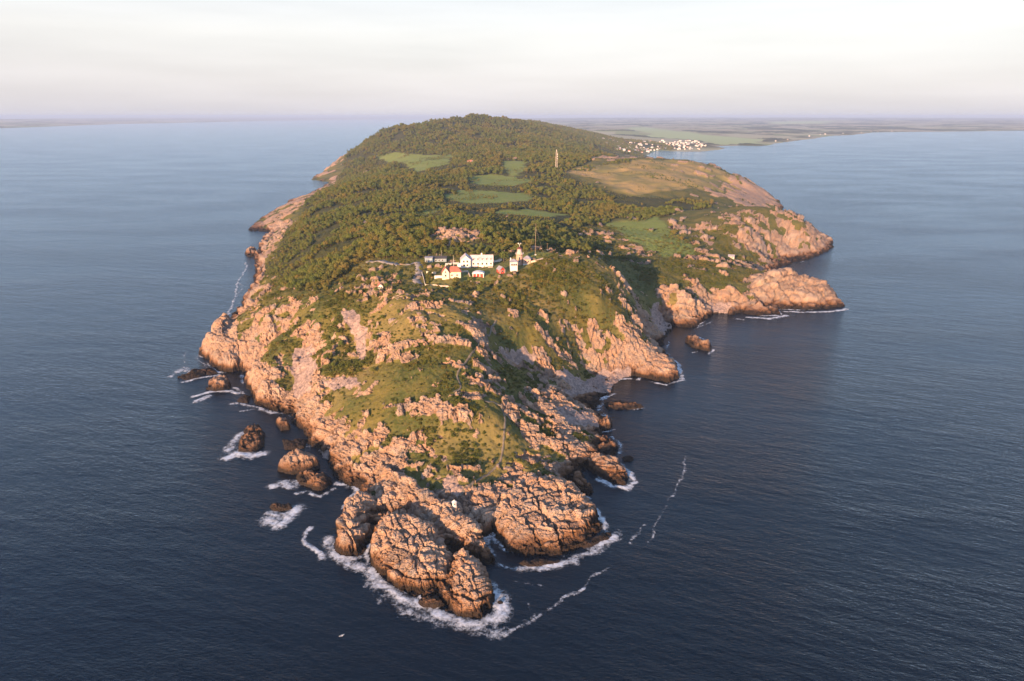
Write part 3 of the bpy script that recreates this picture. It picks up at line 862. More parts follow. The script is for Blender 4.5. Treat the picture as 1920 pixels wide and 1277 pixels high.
# ---------------------------------------------------------------- small builders
class MB:
    """collects faces in named material slots and becomes ONE mesh"""
    def __init__(self):
        self.v, self.f, self.mi = [], [], []
    def add(self, vs, fs, mi=0):
        o = len(self.v)
        self.v += [tuple(p) for p in vs]
        self.f += [tuple(i + o for i in q) for q in fs]
        self.mi += [mi] * len(fs)
        return self
    def box(self, x0, x1, y0, y1, z0, z1, mi=0):
        vs = [(x, y, z) for z in (z0, z1) for x, y in ((x0, y0), (x1, y0), (x1, y1), (x0, y1))]
        return self.add(vs, [(3, 2, 1, 0), (4, 5, 6, 7), (0, 1, 5, 4), (1, 2, 6, 5), (2, 3, 7, 6), (3, 0, 4, 7)], mi)
    def lathe(self, prof, n=16, cx=0, cy=0, mi=0, rot=0.0):
        vs = [(cx + r * math.cos(2 * math.pi * k / n + rot), cy + r * math.sin(2 * math.pi * k / n + rot), z) for r, z in prof for k in range(n)]
        fs = [(i * n + k, i * n + (k + 1) % n, (i + 1) * n + (k + 1) % n, (i + 1) * n + k) for i in range(len(prof) - 1) for k in range(n)]
        fs.append(tuple(range(n - 1, -1, -1)))
        fs.append(tuple((len(prof) - 1) * n + k for k in range(n)))
        return self.add(vs, fs, mi)
    def tube(self, pts, rad, n=6, mi=0):
        pts = [Vector(p) for p in pts]
        vs = []
        for i, p in enumerate(pts):
            d = (pts[min(i + 1, len(pts) - 1)] - pts[max(i - 1, 0)]).normalized()
            a = d.orthogonal().normalized()
            b = d.cross(a)
            r = rad[i] if isinstance(rad, (list, tuple)) else rad
            vs += [p + (a * math.cos(2 * math.pi * k / n) + b * math.sin(2 * math.pi * k / n)) * r for k in range(n)]
        fs = [(i * n + k, i * n + (k + 1) % n, (i + 1) * n + (k + 1) % n, (i + 1) * n + k) for i in range(len(pts) - 1) for k in range(n)]
        fs += [tuple(range(n - 1, -1, -1)), tuple((len(pts) - 1) * n + k for k in range(n))]
        return self.add(vs, fs, mi)
    def gable_wall(self, x0, x1, y0, y1, z0, z1, zr, axis='x', mi=0):
        """walls with gable triangles; the ridge runs along axis"""
        if axis == 'x':
            ym = (y0 + y1) / 2
            vs = [(x0, y0, z0), (x1, y0, z0), (x1, y1, z0), (x0, y1, z0), (x0, y0, z1), (x1, y0, z1), (x1, y1, z1), (x0, y1, z1), (x0, ym, zr), (x1, ym, zr)]
            fs = [(0, 1, 5, 4), (2, 3, 7, 6), (1, 2, 6, 9, 5), (3, 0, 4, 8, 7), (3, 2, 1, 0)]
        else:
            xm = (x0 + x1) / 2
            vs = [(x0, y0, z0), (x1, y0, z0), (x1, y1, z0), (x0, y1, z0), (x0, y0, z1), (x1, y0, z1), (x1, y1, z1), (x0, y1, z1), (xm, y0, zr), (xm, y1, zr)]
            fs = [(0, 1, 5, 8, 4), (2, 3, 7, 9, 6), (1, 2, 6, 5), (3, 0, 4, 7), (3, 2, 1, 0)]
        return self.add(vs, fs, mi)
    def gable_roof(self, x0, x1, y0, y1, z1, zr, axis='x', o=0.5, th=0.25, mi=0):
        if axis == 'y':
            a = MB().gable_roof(y0, y1, x0, x1, z1, zr, 'x', o, th, mi)
            return self.add([(p[1], p[0], p[2]) for p in a.v], [q[::-1] for q in a.f], mi)
        ym = (y0 + y1) / 2
        sl = (zr - z1) / (ym - y0)
        ze = z1 - sl * o
        xa, xb, ya, yb = x0 - o, x1 + o, y0 - o, y1 + o
        prof = [(ya, ze + .02), (ym, zr + .02), (yb, ze + .02), (yb, ze + th), (ym, zr + th), (ya, ze + th)]
        vs = [(x, *p) for x in (xa, xb) for p in prof]
        fs = [(i, (i + 1) % 6, 6 + (i + 1) % 6, 6 + i) for i in range(6)]
        fs = [q[::-1] for q in fs] + [(0, 5, 4, 1), (1, 4, 3, 2), (7, 10, 11, 6), (8, 9, 10, 7)]
        return self.add(vs, fs, mi)
    def hip_roof(self, x0, x1, y0, y1, z1, zr, inset, o=0.5, th=0.25, mi=0):
        xa, xb, ya, yb, ym = x0 - o, x1 + o, y0 - o, y1 + o, (y0 + y1) / 2
        vs = [(xa, ya, z1), (xb, ya, z1), (xb, yb, z1), (xa, yb, z1), (xa, ya, z1 + th), (xb, ya, z1 + th), (xb, yb, z1 + th), (xa, yb, z1 + th), (x0 + inset, ym, zr + th), (x1 - inset, ym, zr + th)]
        fs = [(3, 2, 1, 0), (0, 1, 5, 4), (1, 2, 6, 5), (2, 3, 7, 6), (3, 0, 4, 7), (4, 5, 9, 8), (6, 7, 8, 9), (5, 6, 9), (7, 4, 8)]
        return self.add(vs, fs, mi)
    def mesh(self, name, mats, smooth=False):
        me = bpy.data.meshes.new(name)
        me.from_pydata(self.v, [], self.f)
        for m in (mats if isinstance(mats, (list, tuple)) else [mats]):
            me.materials.append(m)
        me.polygons.foreach_set('material_index', self.mi)
        if smooth:
            me.polygons.foreach_set('use_smooth', [True] * len(self.f))
        me.update()
        return me
    def build(self, name, mats, parent=None, smooth=False):
        return link(bpy.data.objects.new(name, self.mesh(name, mats, smooth)), parent)

def empty(name, loc, rz=0.0):
    o = link(bpy.data.objects.new(name, None))
    o.location = loc
    o.rotation_euler = (0, 0, rz)
    o.empty_display_size = 1
    return o

def copy_tree(o, parent=None):
    c = o.copy()
    link(c, parent)
    for ch in o.children:
        copy_tree(ch, c)
    return c

def plain_mat(name, c, rough=0.7, var=0.12, scale=0.6, spec=0.3):
    k = NT(name)
    P = k.n('ShaderNodeTexCoord').outputs['Object']
    n = k.noise(P, scale, 4, 0.65)
    d = tuple(x * (1 - var * 2) for x in c)
    e = tuple(min(x * (1 + var), 0.9) for x in c)
    cc = k.mix(k.rng(n, 0.3, 0.7), d, e)
    k.bsdf(cc, rough, k.bump(k.noise(P, scale * 8, 3), 0.15, 0.1), spec)
    return k.m

M.update(
    white=plain_mat('white_plaster', (0.72, 0.69, 0.65)), cream=plain_mat('cream_render', (0.74, 0.66, 0.50)), red=plain_mat('falu_red', (0.42, 0.06, 0.035)),
    tile=plain_mat('red_roof_tile', (0.40, 0.15, 0.10)), slate=plain_mat('grey_roof', (0.30, 0.29, 0.33)), paleroof=plain_mat('pale_metal_roof', (0.58, 0.50, 0.50)),
    glass=plain_mat('window_glass', (0.03, 0.035, 0.045), 0.15, 0.1, 0.6, 0.5), brick=plain_mat('pink_brick', (0.52, 0.33, 0.24)), stone=plain_mat('wall_stone', (0.55, 0.46, 0.38)),
    blue=plain_mat('blue_grey_board', (0.24, 0.31, 0.37)), dark=plain_mat('dark_roof_felt', (0.06, 0.06, 0.07)), steel=plain_mat('weathered_steel', (0.42, 0.37, 0.33)),
    wood_=plain_mat('weathered_wood', (0.38, 0.27, 0.17)), lead=plain_mat('dark_red_lantern', (0.16, 0.06, 0.05)), bark=plain_mat('bark', (0.13, 0.10, 0.075)), gull=plain_mat('white_feather', (0.82, 0.82, 0.82)),
    asphalt=plain_mat('road_asphalt', (0.26, 0.235, 0.22), 0.9), gravel=plain_mat('path_gravel', (0.19, 0.16, 0.12), 0.95, 0.2, 0.4))

def mat_leaf(name, cols):
    k = NT(name)
    r = k.n('ShaderNodeObjectInfo').outputs['Random']
    P = k.pos()
    c = k.mix(k.rng(r, 0.0, 1.0, smooth=False), cols[0], cols[1])
    c = k.mix(k.rng(k.math('FRACT', k.math('MULTIPLY', r, 7.13)), 0.6, 1.0), c, cols[2])
    c = k.mix(k.rng(k.noise(P, 0.02, 3), 0.42, 0.62, 0, 0.75), c, cols[1])
    c = k.mix(k.rng(k.noise(P, 0.011, 3), 0.52, 0.66, 0, 0.6), c, cols[2])
    c = k.mix(k.rng(k.math('FRACT', k.math('MULTIPLY', r, 13.7)), 0.82, 0.9, 0, 0.7), c, tuple(x * .42 for x in cols[1]))
    c = k.mix(k.rng(k.noise(P, 1.2, 2), 0.4, 0.75, 0, 0.45), c, cols[3])
    d = k.n('ShaderNodeBsdfDiffuse')
    k.put(d.inputs['Color'], c)
    t = k.n('ShaderNodeBsdfTranslucent')
    k.put(t.inputs['Color'], c)
    mx = k.n('ShaderNodeMixShader')
    mx.inputs[0].default_value = 0.22
    k.t.links.new(d.outputs[0], mx.inputs[1])
    k.t.links.new(t.outputs[0], mx.inputs[2])
    k.t.links.new(mx.outputs[0], k.out.inputs['Surface'])
    return k.m
M['leaf'] = mat_leaf('tree_leaves', [(0.175, 0.178, 0.042), (0.105, 0.15, 0.038), (0.205, 0.155, 0.045), (0.24, 0.235, 0.065)])
M['shrub'] = mat_leaf('shrub_leaves', [(0.15, 0.145, 0.033), (0.072, 0.098, 0.023), (0.18, 0.13, 0.037), (0.205, 0.195, 0.05)])

# ---------------------------------------------------------------- trees
def leaf_faces(mb, lobes, n, size, r, mi=0):
    for (cx, cy, cz, rx, rz) in lobes:
        for _ in range(n):
            d = Vector((r.gauss(0, 1), r.gauss(0, 1), r.gauss(0.25, 1))).normalized()
            q = r.uniform(0.72, 1.06)
            p = Vector((cx + d.x * rx * q, cy + d.y * rx * q, cz + d.z * rz * q))
            nrm = (d + Vector((r.gauss(0, .45), r.gauss(0, .45), r.gauss(0.15, .45)))).normalized()
            a = nrm.orthogonal().normalized()
            b = nrm.cross(a)
            th = r.uniform(0, 6.28)
            a, b = a * math.cos(th) + b * math.sin(th), b * math.cos(th) - a * math.sin(th)
            s1, s2 = size * r.uniform(.7, 1.3), size * r.uniform(.5, 1.0)
            mb.add([p - a * s1, p - b * s2 + nrm * .1, p + a * s1, p + b * s2 - nrm * .1], [(0, 1, 2, 3)], mi)

def tree_parts(seed, h, w, lean=0.0, conif=False):
    r = random.Random(seed)
    lobes = []
    if conif:
        for k in range(6):
            zz = h * (0.25 + 0.7 * k / 5)
            rr = w * 0.55 * (1.02 - k / 6) + 0.25
            lobes.append((r.uniform(-.2, .2), r.uniform(-.2, .2), zz, rr, h * 0.11))
    else:
        for k in range(9):
            a = k * 2.4 + r.uniform(-.4, .4)
            q = w * 0.5 * r.uniform(0.25, 0.62)
            zz = h * r.uniform(0.42, 0.84)
            lobes.append((math.cos(a) * q + lean * zz, math.sin(a) * q, zz, w * r.uniform(0.2, 0.31), h * r.uniform(0.12, 0.18)))
        lobes.append((lean * h * .8, 0, h * 0.72, w * 0.34, h * 0.2))
    c = MB()
    leaf_faces(c, lobes, 62, w * 0.062, r)
    t = MB()
    t.tube([(0, 0, -1.2), (0.05 * w, 0, h * 0.25), (lean * h * .5, 0, h * 0.55), (lean * h * .8, 0.02, h * 0.85)], [w * .045, w * .035, w * .024, w * .008], 6)
    for k in range(4):
        L = lobes[k]
        z0 = h * (0.3 + 0.08 * k)
        t.tube([(lean * z0, 0, z0), (L[0] * .6, L[1] * .6, (z0 + L[2]) / 2), (L[0], L[1], L[2])], [w * .02, w * .014, w * .006], 5)
    return t, c

TREE_KINDS = [(8.0, 7.5, .0, False), (9.5, 7.0, .03, False), (7.0, 7.6, -.04, False), (10.0, 8.0, .02, False), (6.0, 5.6, .08, False), (11.0, 5.0, 0, True)]
protos = []
for i, (h_, w_, l_, cf) in enumerate(TREE_KINDS):
    t, c = tree_parts(100 + i, h_, w_, l_, cf)
    both = MB()
    both.add(t.v, t.f, 0)
    both.add(c.v, c.f, 1)
    protos.append((t.mesh('trunk', M['bark'], True), c.mesh('crown', M['leaf']), both.mesh('tree', [M['bark'], M['leaf']])))

def sample(A, x, y):
    return height_at(x, y, A)

def jitter_points(x0, x1, y0, y1, sp, seed):
    g = np.random.default_rng(seed)
    xs, ys = np.meshgrid(np.arange(x0, x1, sp), np.arange(y0, y1, sp))
    xs = xs.ravel() + g.uniform(-.48, .48, xs.size) * sp
    ys = ys.ravel() + g.uniform(-.48, .48, ys.size) * sp
    return xs, ys, g

road_keep = []
def clear_of(x, y, pads):
    ok = np.ones(x.shape, bool)
    for px, py, r in pads:
        ok &= np.hypot(x - px, y - py) > r
    return ok

# (photo x, photo y of the base, width in metres) of the buildings, used to keep plants off them
SITES = {'long': (892, 501, 26), 'cream': (846, 520, 17), 'red_garage': (897, 517, 9), 'red_cottage': (939, 511, 7), 'tower': (974, 496, 7), 'pilot': (963, 507, 7), 'blue': (815, 491, 16), 'annex': (988, 494, 7)}
site_pos = {k: at_ground(v[0], v[1], HF) for k, v in SITES.items()}
pads = [(p[0], p[1] + SITES[k][2] * .2, SITES[k][2] * 0.72 + 2) for k, p in site_pos.items()]
ROAD = [(700, 497), (690, 489), (720, 491), (760, 492), (782, 492), (786, 500), (784, 512), (778, 524), (786, 533)]
ROAD_W = np.array([at_ground(a, b)[:2] for a, b in ROAD])
PATHS = [[(930, 600), (912, 632), (885, 662), (862, 690), (856, 705), (866, 728), (850, 736)], [(940, 760), (948, 785), (943, 840), (938, 868), (920, 885), (870, 918), (862, 932)], [(862, 735), (900, 748), (925, 752), (940, 762)]]
PATHS_W = [np.array([at_ground(a, b, HF)[:2] for a, b in p]) for p in PATHS]

vill = region([(1105, 254), (1132, 252), (1172, 266), (1230, 262), (1330, 265), (1330, 284), (1200, 290), (1150, 286), (1120, 274)], 20, 10)
tx, ty, tz_, ts, tk, tr = [], [], [], [], [], []
for (y0, y1, sp, sd, sc_) in ((430, 1150, 4.0, 1, 0.66), (1150, 2100, 5.4, 2, 0.78), (2100, 4700, 7.8, 3, 1.02)):
    xs, ys, g = jitter_points(-900, 900, y0, y1, sp, sd)
    t_ = xs / ys
    m = (t_ > -0.5) & (t_ < 0.5)
    xs, ys = xs[m], ys[m]
    w = sample(wood, xs, ys)
    cd = sample(CD, xs, ys)
    gaps = fbm(xs / 55, ys / 55, 3, 201)
    thin = 0.12 * sstep(0.0, 0.35, fbm(xs / 30, ys / 30, 2, 207))
    keepm = (w > 0.55) & (cd > 16) & (gaps > -0.30) & (sample(rock, xs, ys) < 0.5)
    # scattered trees over heath, fields and the far ridge
    fld = (sample(green, xs, ys) > .4) | (sample(heath, xs, ys) > .5)
    keepm |= fld & (fbm(xs / 40, ys / 40, 3, 203) > 0.2) & (ys > 600) & (g.random(xs.size) < .6)
    keepm |= (ys > 3000) & (ys < 5200) & (xs > 250) & (xs < 1150) & (cd > 25) & (fbm(xs / 60, ys / 90, 2, 209) > 0.02) & (sample(fargreen, xs, ys) < .3)
    keepm |= (ys > 2900) & (cd > 30) & (xs < 620) & (sample(H, xs, ys) > 38)
    keepm &= clear_of(xs, ys, pads) & (line_dist(xs, ys, ROAD_W) > 5)
    xs, ys = xs[keepm], ys[keepm]
    n = len(xs)
    # scrub instead of tall wood where the open meadows show beyond
    zg = sample(HF, xs, ys)
    low = np.zeros(n, bool)
    for hh in (9, 13) if y0 > 1150 else ():
        kf = (CAMZ - zg) / np.maximum(CAMZ - zg - hh * 1.2, 20)
        low |= (sample(vill, xs * kf, ys * kf) > .4) & (ys < 3000)
    for hh in (3, 6, 9):
        kf = (CAMZ - zg) / np.maximum(CAMZ - zg - hh, 20)
        low |= sample(np.maximum(green, heath), xs * kf, ys * kf) > .35
    tx.append(xs); ty.append(ys); tz_.append(sample(HF, xs, ys))
    small = sstep(20, 90, sample(CD, xs, ys))
    ts.append(sc_ * g.uniform(0.5, 1.3, n) * (1.0 + 0.45 * fbm(xs / 38, ys / 38, 2, 211)) * (0.6 + 0.4 * small) * np.where(low, 0.34, 1.0))
    tk.append(np.where(g.random(n) < 0.03 + 0.25 * (fbm(xs / 60, ys / 60, 2, 213) > 0.42), 5, g.integers(0, 5, n)))
    tr.append(g.uniform(0, 6.28, n))
tx, ty, tz_, ts, tk, tr = (np.concatenate(a) for a in (tx, ty, tz_, ts, tk, tr))
print('trees', len(tx))

# single trees and bushes of the garden and the slope below it, as the photo shows them: (x, y, metres high)
GARDEN = [(944, 490, 9), (906, 487, 7), (790, 510, 5), (805, 520, 5), (856, 532, 5.5), (882, 530, 5), (845, 548, 5), (862, 552, 5), (900, 550, 6.5), (812, 502, 4), (832, 505, 4), (792, 498, 5),
          (700, 523, 6), (716, 520, 6), (735, 516, 5), (748, 528, 6), (690, 535, 5), (676, 530, 6), (662, 528, 6), (725, 540, 4), (706, 548, 4), (660, 545, 5), (640, 535, 6), (930, 545, 4), (968, 560, 4), (950, 575, 4), (1000, 545, 4), (748, 590, 4), (718, 600, 4), (706, 640, 5), (640, 650, 5), (620, 660, 5), (626, 690, 4.5), (612, 675, 5), (660, 700, 4.5), (700, 700, 4.5), (650, 560, 5), (622, 556, 5), (610, 545, 5), (606, 600, 4)]

def place_tree(kind, loc, rz, s, name, label, group):
    tm, cm, _ = protos[kind]
    o = empty(name, loc, rz)
    o.scale = (s, s, s)
    link(bpy.data.objects.new('trunk', tm), o)
    link(bpy.data.objects.new('crown', cm), o)
    tag(o, label, 'tree', group)
    return o

GARDEN_LABELS = {0: 'tall rounded tree between the long white house and the lighthouse', 1: 'broad tree standing behind the roof of the long white house'}
for i, (a, b, h_) in enumerate(GARDEN):
    p = at_ground(a, b, HF)
    kd = (i * 3) % 5
    lab = GARDEN_LABELS.get(i)
    grp = None
    if lab is None:
        if b < 523 and a > 780:
            lab, grp = 'small garden tree near the lighthouse keepers\' houses', 'garden trees by the houses'
        elif b < 560 and a > 780:
            lab, grp = 'low round bush on the slope below the houses', 'bushes below the houses'
        elif a > 780:
            lab, grp = 'low bush on the grassy slope of the lighthouse hill', 'bushes on the lighthouse hill'
        elif b < 560:
            lab, grp = 'bushy tree in the thicket beside the small hut', 'trees by the small hut'
        else:
            lab, grp = 'low tree among the rocks and scree of the left hillside', 'trees on the left hillside'
    place_tree(kd, (p[0], p[1], p[2] - 0.2), i * 1.7, h_ / TREE_KINDS[kd][0], 'garden_tree' if b < 560 else 'hillside_tree', lab, grp)

NEAR = 262
order = np.argsort(np.hypot(tx, ty) / ts)
for i in order[:NEAR]:
    ppx = 960 + F * tx[i] / (ty[i] * cP + (CAMZ - tz_[i]) * sP)
    look = ('dark pointed conifer' if tk[i] == 5 else 'small leaning tree' if tk[i] == 4 else 'broad spreading olive tree' if tk[i] in (2, 3) else 'rounded olive green tree')
    where = ('on the wooded slope above the left cliffs' if ppx < 600 else 'at the wood edge by the road end' if ppx < 720 else 'at the wood edge behind the blue grey building' if ppx < 860 else
             'at the wood edge behind the long white house' if ppx < 960 else 'in the shaded wood behind the lighthouse')
    place_tree(int(tk[i]), (tx[i], ty[i], tz_[i] - .3), tr[i], ts[i], 'woodland_tree', look + ' ' + where, 'woodland: ' + look + ' ' + where)

def instance_stuff(name, meshes, x, y, z, s, k, r, label, tilt=None, parent=None):
    """many alike pieces as one object: points that carry a shared mesh each"""
    me = bpy.data.meshes.new(name)
    n = len(x)
    me.vertices.add(n)
    me.vertices.foreach_set('co', np.stack([x, y, z], 1).astype(np.float32).ravel())
    for an, arr, ty_ in (('size', s, 'FLOAT'), ('turn', r, 'FLOAT'), ('kind_index', k, 'INT')):
        a = me.attributes.new(an, ty_, 'POINT')
        a.data.foreach_set('value', np.asarray(arr, np.int32 if ty_ == 'INT' else np.float32))
    o = link(bpy.data.objects.new(name, me), parent)
    cl = bpy.data.collections.new(name + '_shapes')
    for i, m in enumerate(meshes):
        cl.objects.link(bpy.data.objects.new('%s_shape_%02d' % (name, i), m))
    ng = bpy.data.node_groups.new(name, 'GeometryNodeTree')
    ng.interface.new_socket('Geometry', in_out='INPUT', socket_type='NodeSocketGeometry')
    ng.interface.new_socket('Geometry', in_out='OUTPUT', socket_type='NodeSocketGeometry')
    N, L = ng.nodes, ng.links
    gi, go = N.new('NodeGroupInput'), N.new('NodeGroupOutput')
    ci = N.new('GeometryNodeCollectionInfo')
    ci.inputs['Collection'].default_value = cl
    ci.inputs['Separate Children'].default_value = True
    ci.inputs['Reset Children'].default_value = True
    ip = N.new('GeometryNodeInstanceOnPoints')
    ip.inputs['Pick Instance'].default_value = True
    def attr(nm, dt):
        a = N.new('GeometryNodeInputNamedAttribute')
        a.data_type = dt
        a.inputs['Name'].default_value = nm
        return a.outputs['Attribute']
    cx = N.new('ShaderNodeCombineXYZ')
    L.new(attr('turn', 'FLOAT'), cx.inputs['Z'])
    e2r = N.new('FunctionNodeEulerToRotation')
    L.new(cx.outputs[0], e2r.inputs[0])
    m2p = N.new('GeometryNodeMeshToPoints')
    L.new(gi.outputs[0], m2p.inputs['Mesh'])
    L.new(m2p.outputs[0], ip.inputs['Points'])
    L.new(ci.outputs[0], ip.inputs['Instance'])
    L.new(attr('kind_index', 'INT'), ip.inputs['Instance Index'])
    L.new(e2r.outputs[0], ip.inputs['Rotation'])
    L.new(attr('size', 'FLOAT'), ip.inputs['Scale'])
    L.new(ip.outputs[0], go.inputs[0])
    md = o.modifiers.new('pieces', 'NODES')
    md.node_group = ng
    tag(o, label, None, None, 'stuff')
    return o

rest = order[NEAR:]
instance_stuff('woodland', [p[2] for p in protos], tx[rest], ty[rest], tz_[rest] - .3, ts[rest], tk[rest], tr[rest], 'dense olive woodland covering the back of the headland and the hills')

# ---------------------------------------------------------------- shrubs and turf tussocks
shr = []
for i in range(5):
    r = random.Random(300 + i)
    m = MB()
    lobes = [(r.uniform(-.7, .7), r.uniform(-.7, .7), r.uniform(.1, .45), r.uniform(.45, .75), r.uniform(.3, .55)) for _ in range(5)]
    leaf_faces(m, lobes, 34, 0.17, r)
    shr.append(m.mesh('shrub', M['shrub']))
xs, ys, g = jitter_points(-300, 420, 285, 900, 1.9, 11)
t_ = xs / ys
ok = (sample(rock, xs, ys) < 0.32) & (sample(CD, xs, ys) > 6) & (sample(scree, xs, ys) < .25) & (sample(yard, xs, ys) < .5) & (sample(wood, xs, ys) < .6) & clear_of(xs, ys, pads) & (line_dist(xs, ys, ROAD_W) > 3.5)
for p in PATHS_W:
    ok &= line_dist(xs, ys, p) > 1.6
dn = fbm(xs / 26, ys / 20, 3, 401) + 0.5 * fbm(xs / 7, ys / 7, 2, 403)
lush = sstep(-0.5, 0.5, dn)
slope_bushy = sample(region([(930, 530), (1000, 500), (1090, 490), (1140, 530), (1080, 590), (980, 600)], 10, 8), xs, ys) + sample(region([(590, 540), (720, 560), (720, 640), (690, 700), (600, 700), (600, 620)], 8, 6), xs, ys)
ok &= g.random(xs.size) < np.clip(0.36 + 0.6 * lush ** 1.6 + 0.35 * slope_bushy, 0, 1) * np.where(sample(green, xs, ys) > .4, 0.22, 1)
xs, ys, lush, sb = xs[ok], ys[ok], lush[ok], slope_bushy[ok]
n = len(xs)
print('shrubs', n)
instance_stuff('heath_shrubs', shr, xs, ys, sample(HF, xs, ys) - .1, (0.4 + 0.95 * g.random(n) ** 2) * (0.6 + 0.85 * lush + 0.45 * sb), g.integers(0, 5, n), g.uniform(0, 6.28, n), 'low olive shrubs and heather growing between the rocks')

# ---------------------------------------------------------------- boulders
def boulder_mesh(seed, sub=2):
    import bmesh
    r = random.Random(seed)
    bm = bmesh.new()
    bmesh.ops.create_icosphere(bm, subdivisions=sub, radius=1.0)
    planes = [(Vector((r.gauss(0, 1), r.gauss(0, 1), r.gauss(0, .8))).normalized(), r.uniform(.5, .85)) for _ in range(11)]
    sx, sy, sz = r.uniform(.8, 1.25), r.uniform(.7, 1.0), r.uniform(.55, .85)
    for v in bm.verts:
        d = v.co.normalized()
        m = 1.0
        for pn, pd in planes:
            q = d.dot(pn)
            if q > 0.01: m = min(m, pd / q)
        v.co = Vector((d.x * m * sx, d.y * m * sy, d.z * m * sz))
    me = bpy.data.meshes.new('boulder')
    bm.to_mesh(me)
    bm.free()
    me.materials.append(M['rock'])
    return me
bould = [boulder_mesh(500 + i, 2) for i in range(8)]
stones = [boulder_mesh(520 + i, 1) for i in range(5)]
xs, ys, g = jitter_points(-260, 260, 250, 640, 2.7, 21)
rk, cd, scr = sample(rock, xs, ys), sample(CD, xs, ys), sample(scree, xs, ys)
pr = (0.10 + 0.16 * (xs > 25)) * (rk > .4) * sstep(120, 20, cd) * (1 - sample(SLAB, xs, ys)) + 0.35 * scr + 0.05 * ((rk > .15) & (rk < .8)) + 0.004
ok = (cd > 2.0) & (g.random(xs.size) < pr) & (sample(yard, xs, ys) < .3) & clear_of(xs, ys, pads)
for p in PATHS_W:
    ok &= line_dist(xs, ys, p) > 1.8
xs, ys = xs[ok], ys[ok]
sz = 0.35 + 1.5 * g.random(len(xs)) ** 3.2
sz *= np.where(sample(scree, xs, ys) > .5, 0.7, 1)
od = np.argsort(-(sz / np.hypot(xs, ys)))
zs = sample(HF, xs, ys)
for i in od[:280]:
    o = link(bpy.data.objects.new('boulder', bould[int(g.integers(0, 8))]), headland)
    o.location = (xs[i], ys[i], zs[i] + sz[i] * .12)
    o.rotation_euler = (g.uniform(-.4, .4), g.uniform(-.4, .4), g.uniform(0, 6.28))
    o.scale = (sz[i] * 1.25,) * 3
ri = od[280:]
print('boulders', len(xs))
instance_stuff('loose_stones', stones, xs[ri], ys[ri], zs[ri], sz[ri], g.integers(0, 5, len(ri)), g.uniform(0, 6.28, len(ri)), 'loose angular stones lying over the slopes', parent=headland)

# ---------------------------------------------------------------- rocks standing in the sea
def sea_rock(outline, top, label, flat=0.6, res=0.55, cell=3.2, seed=1, group=None):
    P = np.array([pt(a, b, 0)[:2] for a, b in outline])
    c = P.mean(0)
    res = max(res, c[1] / 900)
    x0, x1, y0, y1 = P[:, 0].min() - 3, P[:, 0].max() + 3, P[:, 1].min() - 3, P[:, 1].max() + 3
    X, Y = np.meshgrid(np.arange(x0, x1, res), np.arange(y0, y1, res))
    sc_ = max(1.0, c[1] / 330)
    d = poly_sdf(X, Y, P) + 1.0 * sc_ * fbm(X / 5 / sc_, Y / 5 / sc_, 3, seed) + .4 * fbm(X / 1.5, Y / 1.5, 2, seed + 3)
    w = max(1.5, 0.75 * poly_sdf(X, Y, P).max())
    u = np.clip(d / w, 0, 1)
    h = np.where(d > 0, top * (1 - (1 - u) ** 2) ** flat, np.maximum(d * 1.2, -2.5))
    h = np.where(d > 0, h * (0.6 + 0.55 * (1 - 1.6 * np.abs(fbm(X / 6 / sc_, Y / 6 / sc_, 3, seed + 6)))), h)
    amp = min(1.0, 0.35 + top / 8) * sstep(-1, 1.2, d)
    fd, tn_ = fracture(X * ca + Y * sa, -X * sa + Y * ca, h, 0.5 * sc_, 3)
    h = h + 1.5 * amp * (fd + .35)
    k = h > -1.6
    kp = k[:-1, :-1] | k[1:, :-1] | k[:-1, 1:] | k[1:, 1:]
    V = np.stack([X - c[0], Y - c[1], h], -1)
    me = grid_mesh('sea_rock', V, kp)
    me.materials.append(M['rock'])
    o = link(bpy.data.objects.new('sea_rock', me))
    o.location = (c[0], c[1], 0)
    tag(o, label, 'rock', group)
    return P

